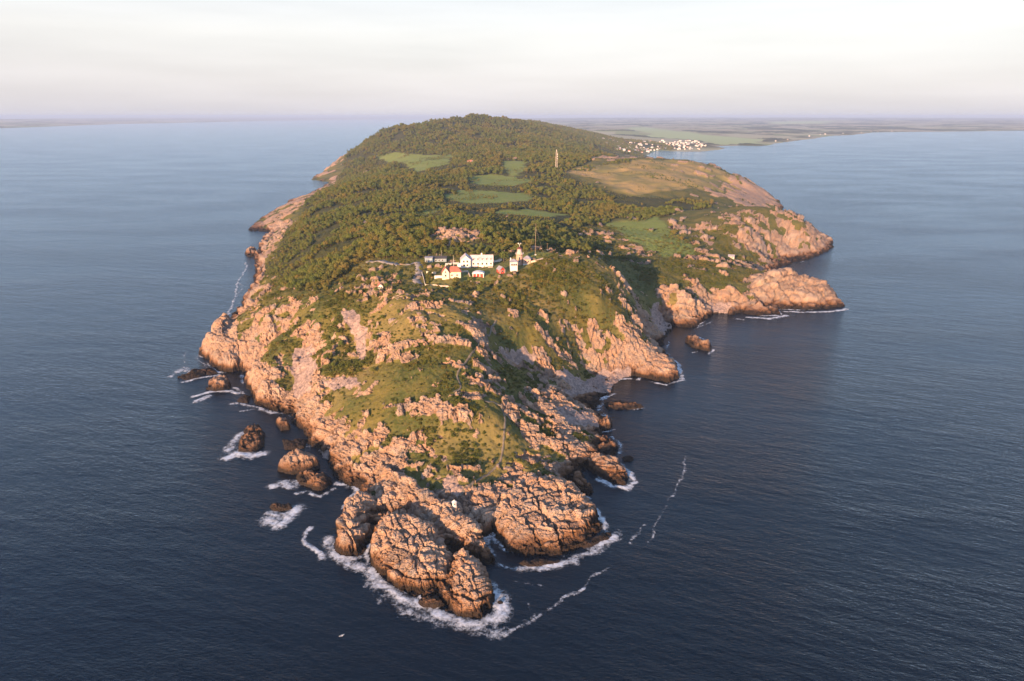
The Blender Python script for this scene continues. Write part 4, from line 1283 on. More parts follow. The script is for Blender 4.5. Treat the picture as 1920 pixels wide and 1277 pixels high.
SEA_ROCKS = [
    ([(463, 803), (488, 800), (496, 815), (494, 838), (472, 848), (446, 848), (452, 826)], 3.6, 'long dark low rock in the sea with surf on its left side', .5),
    ([(503, 952), (515, 947), (545, 947), (549, 955), (520, 959)], 1.7, 'small flat dark rock nearest the front among breaking waves', .5),
    ([(522, 882), (530, 868), (558, 860), (592, 866), (598, 878), (570, 888), (545, 890)], 7.5, 'blocky sunlit orange rock beside the small shore pool', .35),
    ([(556, 895), (585, 890), (612, 896), (622, 906), (602, 922), (582, 916), (562, 907)], 4.2, 'ribbed brown rock just in front of the blocky orange rock', .5),
    ([(518, 796), (527, 792), (540, 797), (544, 806), (526, 808)], 5.0, 'single smooth orange boulder standing in the water by the left shore', .4),
    ([(530, 824), (574, 826), (572, 842), (534, 843)], 1.4, 'low dark reef between the smooth boulder and the pool', .5),
    ([(334, 708), (365, 694), (398, 690), (408, 700), (385, 704), (350, 714)], 1.8, 'low black skerry off the left cliff, farthest left of all', .5),
    ([(386, 730), (396, 720), (420, 714), (434, 716), (432, 729), (405, 734)], 5.2, 'rounded brown rock in front of the sea cave', .45),
    ([(445, 754), (456, 742), (471, 744), (466, 757)], 1.5, 'small dark wet rock below the left cliff', .5),
    ([(1283, 638), (1296, 634), (1336, 652), (1330, 659), (1296, 651)], 4.6, 'long orange islet lying off the right-hand cove', .45),
    ([(1133, 758), (1150, 753), (1185, 758), (1205, 764), (1180, 768), (1140, 767)], 2.2, 'low brown islet off the right shore, pointing out to sea', .5),
    ([(1165, 859), (1175, 856), (1189, 860), (1183, 866), (1168, 866)], 1.3, 'tiny reddish rock awash off the right shore', .5),
    ([(1126, 796), (1136, 792), (1147, 797), (1143, 805), (1128, 805)], 5.0, 'sunlit tan boulder at the end of the right shore rocks', .35),
    ([(459, 476), (474, 470), (489, 474), (485, 482), (465, 481)], 7.0, 'dark rock stack standing off the far left cliffs', .4),
    ([(1362, 587), (1370, 583), (1383, 586), (1380, 590), (1366, 591)], 5.0, 'orange boulder on the water line of the right-hand bay', .4),
    ([(930, 1128), (944, 1126), (945, 1135), (932, 1138)], 1.1, 'tiny dark rock awash in foam beside the very tip', .5),
    ([(972, 1056), (1010, 1050), (1052, 1052), (1032, 1060), (992, 1064)], 1.3, 'low rust brown ledge in front of the big rounded slab', .5),
    ([(1085, 1020), (1120, 1008), (1146, 998), (1150, 1006), (1122, 1020), (1095, 1028)], 1.5, 'low reddish ledge on the right of the big rounded slab', .5),
    ([(785, 1128), (820, 1120), (834, 1136), (815, 1142), (790, 1136)], 2.2, 'dark wet ledge in the surf between the two front slabs', .5),
    ([(674, 934), (690, 918), (706, 926), (702, 944), (682, 950)], 4.5, 'grey shaded block in the gully behind the left stack', .4),
]
rock_polys = []
for i, (ol, tp, lb, fl) in enumerate(SEA_ROCKS):
    rock_polys.append((sea_rock(ol, tp, lb, fl, seed=20 + i), tp))

# ---------------------------------------------------------------- road, paths
def strip(name, line, width, mat, label, lift=0.12, hgt=HF):
    pts = [Vector((a[0], a[1], 0)) for a in line]
    dense = []
    for a, b in zip(pts[:-1], pts[1:]):
        n = max(2, int((b - a).length / 1.2))
        dense += [a.lerp(b, k / n) for k in range(n)]
    dense.append(pts[-1])
    for _ in range(4):
        dense = [dense[0]] + [(dense[i - 1] + dense[i] * 2 + dense[i + 1]) / 4 for i in range(1, len(dense) - 1)] + [dense[-1]]
    L, Rr = [], []
    for i, p in enumerate(dense):
        d = (dense[min(i + 1, len(dense) - 1)] - dense[max(i - 1, 0)]).normalized()
        nrm = Vector((-d.y, d.x, 0))
        wv = width * (0.5 + 0.10 * math.sin(i * 1.3))
        L.append(p + nrm * wv)
        Rr.append(p - nrm * wv)
    allp = L + dense + Rr
    xs_, ys_ = np.array([p.x for p in allp]), np.array([p.y for p in allp])
    z_ = height_at(xs_, ys_, hgt) + lift
    n = len(dense)
    zc = z_[n:2 * n]
    zc = np.maximum(zc, np.convolve(np.pad(zc, 3, 'edge'), np.ones(7) / 7, 'valid'))
    zz = np.concatenate([np.maximum(z_[:n], zc - .1), zc, np.maximum(z_[2 * n:], zc - .1)])
    mb = MB()
    vs = [(p.x, p.y, z) for p, z in zip(allp, zz)]
    # a kerbless bed with real thickness
    low = [(v[0], v[1], v[2] - 0.5) for v in (vs[:n] + vs[2 * n:])]
    fs = [(i, n + i, n + i + 1, i + 1) for i in range(n - 1)] + [(n + i, 2 * n + i, 2 * n + i + 1, n + i + 1) for i in range(n - 1)]
    o = 3 * n
    fs += [(i, i + 1, o + i + 1, o + i) for i in range(n - 1)] + [(2 * n + i + 1, 2 * n + i, o + n + i, o + n + i + 1) for i in range(n - 1)]
    mb.add(vs + low, fs)
    ob = mb.build(name, mat, None, True)
    tag(ob, label, None, None, 'structure')
    return ob

strip('road', ROAD_W[1:], 5.0, M['asphalt'], 'grey access road and turning place by the houses', 0.15)
FP_LABELS = ['narrow worn footpath winding down the middle of the green slope', 'pale straight footpath running down to the white beacon', 'short footpath joining the slope path to the beacon path']
for p, lb in zip(PATHS_W, FP_LABELS):
    strip('footpath', p, 1.05, M['gravel'], lb, 0.12)

# ---------------------------------------------------------------- surf
def mat_foam():
    k = NT('foam')
    P = k.pos()
    a = k.n('ShaderNodeAttribute', attribute_name='cover').outputs['Color']
    w = k.n('ShaderNodeSeparateColor', i_Color=a).outputs[0]
    n = k.noise(P, 0.55, 5, 0.7)
    n2 = k.noise(k.mapv(P, (1, 1, 1), (0, 0, .6)), 0.16, 4, 0.6)
    t = k.math('ADD', w, k.math('MULTIPLY', k.math('SUBTRACT', n, 0.5), 1.7))
    t = k.math('ADD', t, k.math('MULTIPLY', k.math('SUBTRACT', n2, 0.5), 1.3))
    al = k.rng(t, 0.32, 1.3, 0, 0.95)
    b = k.n('ShaderNodeBsdfPrincipled')
    k.put(b.inputs['Base Color'], (0.74, 0.78, 0.82))
    b.inputs['Roughness'].default_value = 0.8
    k.put(b.inputs['Normal'], k.bump(n, 0.6, 0.5))
    tr_ = k.n('ShaderNodeBsdfTransparent')
    mx = k.n('ShaderNodeMixShader')
    k.put(mx.inputs[0], al)
    k.t.links.new(tr_.outputs[0], mx.inputs[1])
    k.t.links.new(b.outputs[0], mx.inputs[2])
    k.t.links.new(mx.outputs[0], k.out.inputs['Surface'])
    return k.m
M['foam'] = mat_foam()
FOAM_LINES = [  # photo pixels on the water, half width in metres, strength
    ([(617, 1010), (626, 1040), (655, 1058), (690, 1066), (712, 1096), (752, 1122), (800, 1140), (850, 1164), (900, 1170), (930, 1152), (942, 1122)], 3.3, 0.95),
    ([(700, 1092), (745, 1130), (790, 1152), (840, 1166), (900, 1180), (940, 1186)], 5.0, 0.55),
    ([(692, 1020), (684, 1040), (692, 1056)], 1.3, 1.0), ([(578, 992), (572, 1016), (590, 1032), (606, 1046)], 1.6, 0.95),
    ([(930, 1110), (945, 1120), (950, 1140), (935, 1160)], 3.0, 1.0), ([(975, 1066), (1020, 1066), (1050, 1058), (1075, 1050)], 3.0, 0.95), ([(930, 1060), (970, 1068)], 1.5, .6),
    ([(1125, 972), (1132, 985), (1140, 998)], 1.8, .9), ([(1112, 1030), (1135, 1015), (1150, 1005)], 4.0, 0.95), ([(1075, 1046), (1110, 1036)], 2.0, .7),
    ([(1160, 872), (1180, 890), (1188, 905), (1176, 917), (1150, 912), (1120, 900)], 2.2, 1.0), ([(1146, 820), (1166, 836), (1160, 850)], 1.5, .7), ([(1130, 810), (1150, 806)], 1.2, .6),
    ([(1283, 855), (1284, 885), (1262, 925), (1235, 975), (1212, 1022)], 1.0, 0.6), ([(1212, 984), (1186, 1010), (1184, 1020)], 1.15, 0.64), ([(1150, 1062), (1110, 1082), (1085, 1110), (1040, 1135), (1000, 1160), (950, 1190)], 1.15, 0.64),
    ([(1040, 1135), (985, 1168)], 2.2, .5), ([(990, 1130), (995, 1145)], 1, .5), ([(1020, 1100), (960, 1090)], 1.0, .4),
    ([(1150, 716), (1165, 711), (1180, 710)], 2.0, 1.0), ([(1193, 712), (1200, 709)], 1.5, .9), ([(1220, 716), (1250, 722), (1280, 712), (1272, 690)], 1.8, .85), ([(1185, 769), (1207, 766)], 1.5, .8),
    ([(1255, 640), (1248, 660), (1262, 676)], 1.5, .6), ([(1305, 631), (1330, 640)], 2.0, .8), ([(1338, 656), (1330, 664)], 1.6, .8), ([(1300, 662), (1310, 660)], 1.2, .8),
    ([(1400, 595), (1440, 598), (1475, 592)], 3.2, 1.0), ([(1470, 584), (1500, 586), (1550, 585), (1588, 580)], 2.6, 1.0), ([(1375, 598), (1395, 600)], 1.8, .7), ([(1300, 618), (1335, 603)], 1.5, .6), ([(1500, 492), (1540, 484)], 2, .6),
    ([(322, 706), (345, 690), (360, 700)], 3.0, .8), ([(345, 717), (375, 708), (410, 704)], 2.4, .9), ([(352, 690), (345, 672), (350, 660)], 1.4, .5), ([(360, 745), (395, 735), (432, 734), (445, 738)], 2.2, 1.0), ([(366, 754), (395, 742)], 2.2, .9),
    ([(432, 758), (455, 758), (475, 762), (510, 775)], 2.2, .85), ([(452, 772), (480, 766)], 1.6, .7), ([(440, 728), (456, 738)], 1.5, .8),
    ([(425, 858), (445, 850), (470, 856), (494, 850)], 3.8, 1.15), ([(428, 845), (440, 826), (456, 812)], 3.2, .85), ([(498, 850), (510, 846)], 1.0, .4),
    ([(502, 975), (520, 985), (535, 972), (555, 955)], 4.0, 1.05), ([(505, 963), (530, 965)], 2.2, .9), ([(515, 912), (530, 905), (545, 915), (560, 905)], 3.2, .95), ([(555, 925), (575, 922), (600, 930), (625, 915)], 1.8, .75),
    ([(630, 905), (645, 908)], 2.0, 1.0), ([(560, 842), (600, 834)], 1.0, .6), ([(788, 1122), (800, 1110), (812, 1098)], .8, 1.0), ([(825, 1140), (828, 1128)], .7, 1.0),
    ([(470, 466), (455, 478), (463, 500), (446, 530), (440, 560), (430, 585), (415, 605)], 1.5, .8), ([(447, 525), (455, 540), (444, 556)], 1.3, .6), ([(462, 435), (468, 440)], 2, .5), ([(448, 470), (458, 466)], 1.5, .5),
    ([(1128, 752), (1128, 770)], 1.0, .5), ([(380, 655), (368, 672), (388, 690)], 1.3, .6),
]
fx, fy = np.meshgrid(np.arange(-345, 385, 0.75), np.arange(198, 1000, 0.75))
fw = np.zeros_like(fx)
for ln, hw, st in FOAM_LINES:
    P = np.array([pt(a, b, 0)[:2] for a, b in ln])
    i0, i1 = np.searchsorted(fy[:, 0], [P[:, 1].min() - 4 * hw, P[:, 1].max() + 4 * hw])
    j0, j1 = np.searchsorted(fx[0], [P[:, 0].min() - 4 * hw, P[:, 0].max() + 4 * hw])
    X, Y = fx[i0:i1, j0:j1], fy[i0:i1, j0:j1]
    d = line_dist(X + 1.5 * fbm(X / 7, Y / 7, 3, 61), Y + 1.5 * fbm(X / 7, Y / 7, 3, 62), P)
    fw[i0:i1, j0:j1] = np.maximum(fw[i0:i1, j0:j1], st * np.exp(-(d / hw) ** 2 * .8))
cdf = height_at(fx.ravel(), fy.ravel(), CD).reshape(fx.shape)
brk = sstep(-0.15, 0.35, fbm(fx / 22, fy / 22, 3, 64))
fw = np.maximum(fw, 0.85 * brk * np.exp(-(np.minimum(cdf + .8, 0) / 2.0) ** 2) * (fy < 700) * (cdf < 1.5))
fw = fw + 0.25 * np.where(fw > .15, fbm(fx / 4, fy / 4, 3, 66), 0)
fz = 0.10 + 0.30 * np.clip(fw - .3, 0, 1) * (1 + fbm(fx / 3, fy / 3, 2, 68))
wet = height_at(fx.ravel(), fy.ravel(), HF).reshape(fx.shape)
m = (fw > 0.22) & (wet < 0.6)
kp = m[:-1, :-1] & m[1:, :-1] & m[:-1, 1:] & m[1:, 1:]
fme = grid_mesh('surf', np.stack([fx, fy, fz], -1), kp, [('cover', np.repeat(fw[..., None], 3, -1))])
fme.materials.append(M['foam'])
print('foam quads', len(fme.polygons))
tag(link(bpy.data.objects.new('surf', fme)), 'white surf and drifting foam streaks round the rocks', None, None, 'stuff')

# ---------------------------------------------------------------- buildings
def window(parent, x, y, z, w, h, axis='x', name='window', frame='white', d=0.12):
    """a framed pane set on a wall facing -y (axis x) or +-x (axis y)"""
    f, p = MB(), MB()
    if axis == 'x':
        f.box(x - w / 2 - .12, x + w / 2 + .12, y - d, y + .05, z - .12, z + h + .12)
        p.box(x - w / 2, x + w / 2, y - d - .03, y, z, z + h)
    else:
        s_ = 1 if axis == '+' else -1
        a, b = sorted((y - .05 * s_, y + d * s_))
        f.box(a, b, x - w / 2 - .12, x + w / 2 + .12, z - .12, z + h + .12)
        a, b = sorted((y, y + (d + .03) * s_))
        p.box(a, b, x - w / 2, x + w / 2, z, z + h)
    fo = f.build(name, M[frame], parent)
    p.build('pane', M['glass'], fo)
    return fo

def site(key, dz=0.0):
    p = site_pos[key]
    return (p[0], p[1], p[2] + dz)

# long white house: front-gabled block and long wing
b = empty('long_house', site('long', -0.2), R(3))
tag(b, 'long white two storey house with a front gable and rows of windows', 'house')
MB().gable_wall(-11.8, -4.0, -2.5, 7.5, -1.5, 6.6, 10.0, 'y').build('gable_wall', M['white'], b)
MB().gable_roof(-11.8, -4.0, -2.5, 7.5, 6.6, 10.0, 'y', .45, .22).build('gable_roof', M['paleroof'], b)
MB().gable_wall(-4.0, 13.6, 0.0, 8.5, -1.5, 5.0, 9.0, 'x').build('wing_wall', M['white'], b)
rf = MB().gable_roof(-3.9, 13.6, 0.0, 8.5, 5.0, 9.0, 'x', .4, .22).build('wing_roof', M['paleroof'], b)
MB().box(4.2, 5.3, 3.8, 4.8, 8.0, 10.6).build('chimney', M['white'], rf)
for x_ in (-1.6, 1.8, 5.2, 8.6, 12.0):
    window(b, x_, 0.0, 2.2, 1.15, 1.5)
    dm = MB()
    dm.gable_wall(x_ - .8, x_ + .8, 0.9, 3.5, 5.6, 7.0, 7.6, 'y')
    d_ = dm.build('dormer', M['paleroof'], b)
    MB().box(x_ - .45, x_ + .45, 0.84, 0.92, 6.0, 6.9).build('pane', M['glass'], d_)
for x_ in (-9.2, -6.6):
    for z_ in (1.6, 4.6):
        window(b, x_, -2.5, z_, 1.1, 1.5)
MB().box(9.6, 13.4, -3.2, 0.0, -1.5, 1.2).build('terrace', M['stone'], b)
MB().box(-14.4, -11.8, 1.0, 5.0, -1.5, 2.9).build('side_porch', M['white'], b)
for x_ in (2.0, 6.8):
    MB().box(x_ - .5, x_ + .5, -.1, 0.02, -1.2, 1.4).build('door', M['wood_'], b)

# cream house with red roof
b = empty('cream_house', site('cream', -0.2), R(4))
tag(b, 'cream house with a red tiled roof and a gabled front wing', 'house')
MB().gable_wall(-2.6, 7.2, -2.0, 6.0, -1.5, 4.6, 8.0, 'x').build('wall', M['cream'], b)
MB().hip_roof(-2.6, 7.2, -2.0, 6.0, 4.6, 8.0, 2.6, .5).build('roof', M['tile'], b)
MB().gable_wall(-6.6, -1.4, -3.4, 6.0, -1.5, 4.6, 8.2, 'y').build('gable_wing', M['cream'], b)
wr = MB().gable_roof(-6.6, -1.4, -3.4, 6.0, 4.6, 8.2, 'y', .45).build('wing_roof', M['tile'], b)
MB().box(-4.4, -3.6, 2.0, 2.8, 6.6, 9.4).build('chimney', M['stone'], wr)
for x_ in (0.6, 4.4):
    window(b, x_, -2.0, 1.6, 1.0, 1.3)
window(b, -4.0, -3.4, 1.6, 1.1, 1.4)
window(b, -4.0, -3.4, 4.5, .9, 1.1)
MB().box(-12.4, -6.6, -0.8, 0.4, -1.2, 1.7).build('garden_wall_wing', M['white'], b)
MB().box(2.0, 3.0, -2.12, -1.95, -1.2, 1.0).build('door', M['wood_'], b)

# red garage with rounded pale roof
b = empty('red_garage', site('red_garage', -0.2), R(-2))
tag(b, 'low red garage with three red doors under a rounded white roof', 'garage')
MB().box(-4.2, 4.2, -2.4, 2.6, -1, 2.5).build('wall', M['white'], b)
rp = MB()
prof = [(-4.6 + 9.2 * i / 10, 2.45 + 1.35 * math.sin(math.pi * i / 10) ** .8) for i in range(11)]
vs = [(x_, y_, z_) for y_ in (-2.8, 3.0) for x_, z_ in prof] + [(x_, y_, 2.3) for y_ in (-2.8, 3.0) for x_ in (-4.6, 4.6)]
rp.add(vs, [(i, i + 1, 12 + i, 11 + i) for i in range(10)] + [tuple([22, 23] + list(range(10, -1, -1))), tuple([25, 24] + list(range(11, 22)))])
rp.build('roof', M['white'], b)
for x_ in (-2.6, 0, 2.6):
    MB().box(x_ - 1.0, x_ + 1.0, -2.55, -2.38, -.8, 2.1).build('door', M['red'], b)

# red cottage
b = empty('red_cottage', site('red_cottage', -0.2), R(28))
tag(b, 'small falu red cottage with white trim and grey roof', 'cottage')
MB().gable_wall(-2.1, 2.1, -2.8, 2.8, -1, 2.9, 5.0, 'y').build('wall', M['red'], b)
MB().gable_roof(-2.1, 2.1, -2.8, 2.8, 2.9, 5.0, 'y', .35, .2).build('roof', M['slate'], b)
window(b, 0, -2.8, 1.2, 1.1, 1.2)
for x_ in (-2.05, 2.05):
    MB().box(x_ - .14, x_ + .14, -2.9, -2.75, -1, 2.9).build('corner_board', M['white'], b)
window(b, 0, -2.1, 1.2, 1.0, 1.1, '-')

# lighthouse
b = empty('lighthouse', site('tower', -0.3))
tag(b, 'pink brick lighthouse tower with white lantern room and dark red cap', 'lighthouse')
MB().lathe([(3.1, -2), (3.0, 0.4), (2.75, 0.6), (2.6, 8.2), (2.95, 8.5), (2.95, 8.9)], 12).build('tower', M['brick'], b)
g_ = MB().lathe([(3.3, 8.9), (3.3, 9.15)], 12).build('gallery', M['stone'], b)
rl = MB()
for k in range(12):
    a = 2 * math.pi * k / 12
    a2 = 2 * math.pi * (k + 1) / 12
    rl.tube([(3.15 * math.cos(a), 3.15 * math.sin(a), 9.1), (3.15 * math.cos(a), 3.15 * math.sin(a), 10.1)], .05, 4)
    rl.tube([(3.15 * math.cos(a), 3.15 * math.sin(a), 10.1), (3.15 * math.cos(a2), 3.15 * math.sin(a2), 10.1)], .05, 4)
rl.build('railing', M['white'], g_)
MB().lathe([(2.0, 9.1), (2.0, 10.9)], 12).build('lantern_base', M['stone'], b)
lr = MB().lathe([(1.85, 10.9), (1.85, 12.9)], 12).build('lantern_glazing', M['paleroof'], b)
for k in range(12):
    a = 2 * math.pi * (k + .5) / 12
    MB().tube([(1.92 * math.cos(a), 1.92 * math.sin(a), 10.9), (1.92 * math.cos(a), 1.92 * math.sin(a), 12.9)], .09, 4).build('glazing_bar', M['lead'], lr)
cp = MB().lathe([(2.25, 12.85), (2.25, 13.05), (1.3, 13.8), (.35, 14.3), (.3, 14.6)], 12).build('cap', M['lead'], b)
MB().tube([(0, 0, 14.4), (0, 0, 16.0)], .14, 6).tube([(0, 0, 15.9), (-.9, 0, 17.2)], .12, 5).tube([(0, 0, 15.9), (.9, 0, 17.2)], .12, 5).box(-1.4, -.4, -.15, .15, 16.9, 17.5).box(.5, 1.3, -.15, .15, 17.0, 17.4).build('weather_vane', M['white'], cp)
for z_ in (2.6, 5.6):
    window(b, 0, -2.62, z_, .8, 1.3, d=.25)
window(b, 0.2, -2.66, 7.6, 1.6, .5, d=.2)

b = empty('lighthouse_annex', site('annex', -0.2), R(-6))
tag(b, 'low brick building with grey hipped roof to the right of the lighthouse', 'building')
MB().box(-2.7, 3.0, -2.6, 3.0, -1.5, 4.0).build('wall', M['brick'], b)
MB().hip_roof(-2.7, 3.0, -2.6, 3.0, 4.0, 6.2, 2.2, .4).build('roof', M['slate'], b)
MB().box(-2.9, 3.2, -2.8, -2.6, -1.5, 0.5).build('plinth', M['white'], b)
window(b, -1.0, -2.6, 1.6, .9, 1.3)
window(b, 1.3, -2.6, 1.6, .9, 1.3)

b = empty('watch_house', site('pilot', -0.4), R(5))
tag(b, 'tall narrow white house with three dark windows in front of the lighthouse', 'house')
MB().box(-2.7, 2.7, -2.6, 3.0, -2.0, 7.2).build('wall', M['white'], b)
rf = MB().hip_roof(-2.7, 2.7, -2.6, 3.0, 7.2, 9.2, 2.2, .35).build('roof', M['slate'], b)
MB().box(-2.6, -1.8, 1.0, 1.8, 7.6, 10.0).build('chimney', M['white'], rf)
for x_ in (-1.5, 0.1, 1.7):
    window(b, x_, -2.6, 4.6, 1.1, 1.5)
MB().box(-2.0, 3.9, -4.0, -2.6, -2.0, 0.4).build('step_terrace', M['stone'], b)

b = empty('blue_building', site('blue', -0.2), R(2))
tag(b, 'low blue grey wooden building with dark flat roofs at the wood edge', 'building')
MB().box(-7.6, -1.5, -2.5, 3.0, -1.5, 3.9).build('main_block', M['blue'], b)
MB().box(-7.9, -1.2, -2.8, 3.3, 3.9, 4.2).build('flat_roof', M['slate'], b)
MB().gable_wall(-1.5, 9.5, 0.5, 6.0, -1.5, 2.8, 4.2, 'x').build('rear_wing', M['blue'], b)
MB().gable_roof(-1.5, 9.5, 0.5, 6.0, 2.8, 4.2, 'x', .4).build('wing_roof', M['dark'], b)
MB().box(-4.0, -2.6, -2.65, -2.45, -1.0, 2.6).build('door', M['white'], b)
for x_ in (-6.4, 1.0, 3.6, 6.2):
    window(b, x_, -2.5 if x_ < -1.5 else .5, .8, 1.2, 1.2)

def small_house(name, a, bpix, w, d, h, rise, wall, roof, label, cat, rz=0.0, axis='y'):
    p = at_ground(a, bpix, HF)
    b = empty(name, (p[0], p[1], p[2] - .2), rz)
    tag(b, label, cat)
    MB().gable_wall(-w / 2, w / 2, -d / 2, d / 2, -1.5, h, h + rise, axis).build('wall', M[wall], b)
    MB().gable_roof(-w / 2, w / 2, -d / 2, d / 2, h, h + rise, axis, .35, .2).build('roof', M[roof], b)
    window(b, -w * .22, -d / 2, h * .35, .9, 1.0)
    window(b, w * .22, -d / 2, h * .35, .9, 1.0)
    MB().box(-.45, .45, -d / 2 - .08, -d / 2 + .02, -1.0, h * .62).build('door', M['wood_'], b)
    return b
small_house('hut', 713, 541, 3.6, 4.6, 2.4, 1.7, 'white', 'tile', 'tiny white hut with a pinkish red roof among trees', 'hut', R(15))
small_house('farm_house', 882, 306, 9, 12, 4, 3.5, 'white', 'tile', 'lone red roofed house between the far green meadows', 'house', R(50))
small_house('slope_hut', 1371, 484, 7, 5, 2.6, 1.8, 'stone', 'slate', 'small grey hut on the shaded slope above the right-hand bay', 'hut', R(-20), 'x')

# beacon at the point
p = at_ground(852, 952, HF)
b = empty('beacon', (p[0], p[1], p[2] + 0.7), R(8))
tag(b, 'small white six sided beacon hut with a pointed roof on the bare rock', 'beacon')
MB().lathe([(1.35, -2.2), (1.35, 0.15)], 6, rot=.52).build('base', M['stone'], b)
MB().lathe([(1.05, .1), (1.02, 2.3)], 6, rot=.52).build('wall', M['white'], b)
rf = MB().lathe([(1.3, 2.28), (1.3, 2.4), (.12, 3.3), (.1, 3.5)], 6, rot=.52).build('roof', M['white'], b)
MB().box(1.0, 1.12, -.2, .7, .15, 2.0).build('door', M['white'], b)
MB().box(-.28, .28, -1.0, -.9, 1.3, 1.9).build('window', M['glass'], b)

# masts and poles
def mast(a, y_top, y_base, r, label, name='mast', mat='wood_', arms=0, h=None, guys=True):
    p = at_ground(a, y_base, HF)
    h = h or (y_base - y_top) * math.hypot(p[1], CAMZ - p[2]) / F * 1.04
    b = empty(name, (p[0], p[1], p[2] - .3))
    tag(b, label, 'mast' if name == 'mast' else 'flagpole')
    MB().tube([(0, 0, -1), (0, 0, h * .6), (0, 0, h)], [r, r * .8, r * .5], 6).build('pole', M[mat], b)
    MB().box(-.7, .7, -.7, .7, -1, .7).build('foot', M['white'], b)
    if name != 'mast':
        MB().lathe([(.02, h), (.14, h + .1), (.14, h + .25), (.02, h + .35)], 6).build('finial', M['white'], b)
    for k in range(arms):
        zz = h * (.95 - .16 * k)
        MB().tube([(-.9, 0, zz), (.9, 0, zz)], .07, 4).build('crossarm', M[mat], b)
    if guys:
        for k in range(3):
            an = k * 2.09 + .4
            MB().tube([(0, 0, h * .85), (h * .3 * math.cos(an), h * .3 * math.sin(an), -.2)], .035, 3).build('guy_wire', M['steel'], b)
mast(1004, 421, 478, .13, 'tall thin mast behind the lighthouse lawn', arms=2)
mast(1026, 456, 469, .12, 'short mast on the grassy crest right of the tall mast', arms=1, guys=False)
mast(828.5, 471, 488, .13, 'dark pole in front of the blue grey building', 'flagpole', 'steel', guys=False)
mast(850.5, 480, 500, .13, 'white flagpole between the cream house and the long white house', 'flagpole', 'white', guys=False)

# radio tower on the heath
p = at_ground(1043, 319, HF)
b = empty('radio_tower', (p[0], p[1], p[2] - .5))
tag(b, 'lattice radio tower standing at the edge of the brown heath', 'tower')
HT = 37.0
def leg_at(z):
    return 2.3 - 1.25 * z / HT
for sx in (-1, 1):
    for sy in (-1, 1):
        MB().tube([(sx * leg_at(0), sy * leg_at(0), -1), (sx * leg_at(HT), sy * leg_at(HT), HT)], .26, 5).build('leg', M['steel'], b)
for k in range(9):
    z0, z1 = HT * k / 9, HT * (k + 1) / 9
    r0, r1 = leg_at(z0), leg_at(z1)
    m_ = MB()
    for (ax, ay, bx, by) in ((-1, -1, 1, -1), (1, -1, 1, 1), (1, 1, -1, 1), (-1, 1, -1, -1)):
        m_.tube([(ax * r0, ay * r0, z0), (bx * r1, by * r1, z1)], .17, 4)
        m_.tube([(bx * r0, by * r0, z0), (ax * r1, ay * r1, z1)], .17, 4)
        m_.tube([(ax * r1, ay * r1, z1), (bx * r1, by * r1, z1)], .15, 4)
    m_.build('bracing', M['steel'], b)
MB().lathe([(1.5, HT), (1.5, HT + .4)], 8).build('platform', M['steel'], b)
MB().lathe([(.5, HT + .4), (.5, HT + 3.4), (.2, HT + 4.2)], 8).build('antenna', M['white'], b)
for z_ in (22, 27, 31):
    MB().lathe([(.2, z_), (.95, z_ + .4), (.95, z_ + 1.6), (.2, z_ + 2.0)], 8, 2.0, -.8).build('dish', M['white'], b)
MB().box(-9, -4, -2, 2, -1, 2.6).build('equipment_cabin', M['stone'], b)

# garden walls and fences
def wall_run(name, pix, h, th, mat, label, cat='wall', posts=False):
    P = [at_ground(a, c, HF) for a, c in pix]
    o = P[0]
    b = empty(name, tuple(o))
    tag(b, label, cat)
    for A, B in zip(P[:-1], P[1:]):
        n = max(1, int(np.hypot(*(B - A)[:2]) / 3.0))
        for k in range(n):
            a_ = A + (B - A) * k / n
            c_ = A + (B - A) * (k + 1) / n
            za, zc = float(height_at(a_[0], a_[1], HF)), float(height_at(c_[0], c_[1], HF))
            d = (c_ - a_)[:2]
            d = d / (np.linalg.norm(d) + 1e-6)
            nx, ny = -d[1] * th / 2, d[0] * th / 2
            vs = []
            for q, zq in ((a_, za), (c_, zc)):
                for s1 in (1, -1):
                    vs += [(q[0] + nx * s1 - o[0], q[1] + ny * s1 - o[1], zq - .6 - o[2]), (q[0] + nx * s1 - o[0], q[1] + ny * s1 - o[1], zq + h - o[2])]
            MB().add(vs, [(0, 1, 3, 2), (4, 6, 7, 5), (0, 4, 5, 1), (2, 3, 7, 6), (1, 5, 7, 3), (0, 2, 6, 4)]).build('section', M[mat], b)
wall_run('garden_wall', [(835.5, 497), (860, 495)], 1.5, .6, 'white', 'white wall running left from the long white house')
wall_run('garden_wall', [(925, 492), (941, 488)], 1.4, .6, 'white', 'white wall between the long white house and the tall tree')
wall_run('garden_wall', [(800, 512), (817, 513.5)], 1.6, .6, 'cream', 'cream garden wall left of the cream house')
wall_run('garden_wall', [(863, 511), (877, 510), (883, 528)], 1.2, .5, 'stone', 'stone garden wall turning downhill beside the red garage')
wall_run('garden_wall', [(994, 493), (1008, 490), (1018, 487)], 1.5, .7, 'stone', 'pale stone wall running right from the lighthouse along the crest')
wall_run('fence', [(791, 512), (794, 522), (797, 534)], 1.2, .18, 'white', 'white fence beside the road down the left of the garden', 'fence')
wall_run('fence', [(797, 535), (822, 537), (848, 540)], 1.0, .18, 'stone', 'weathered fence along the bottom of the garden', 'fence')

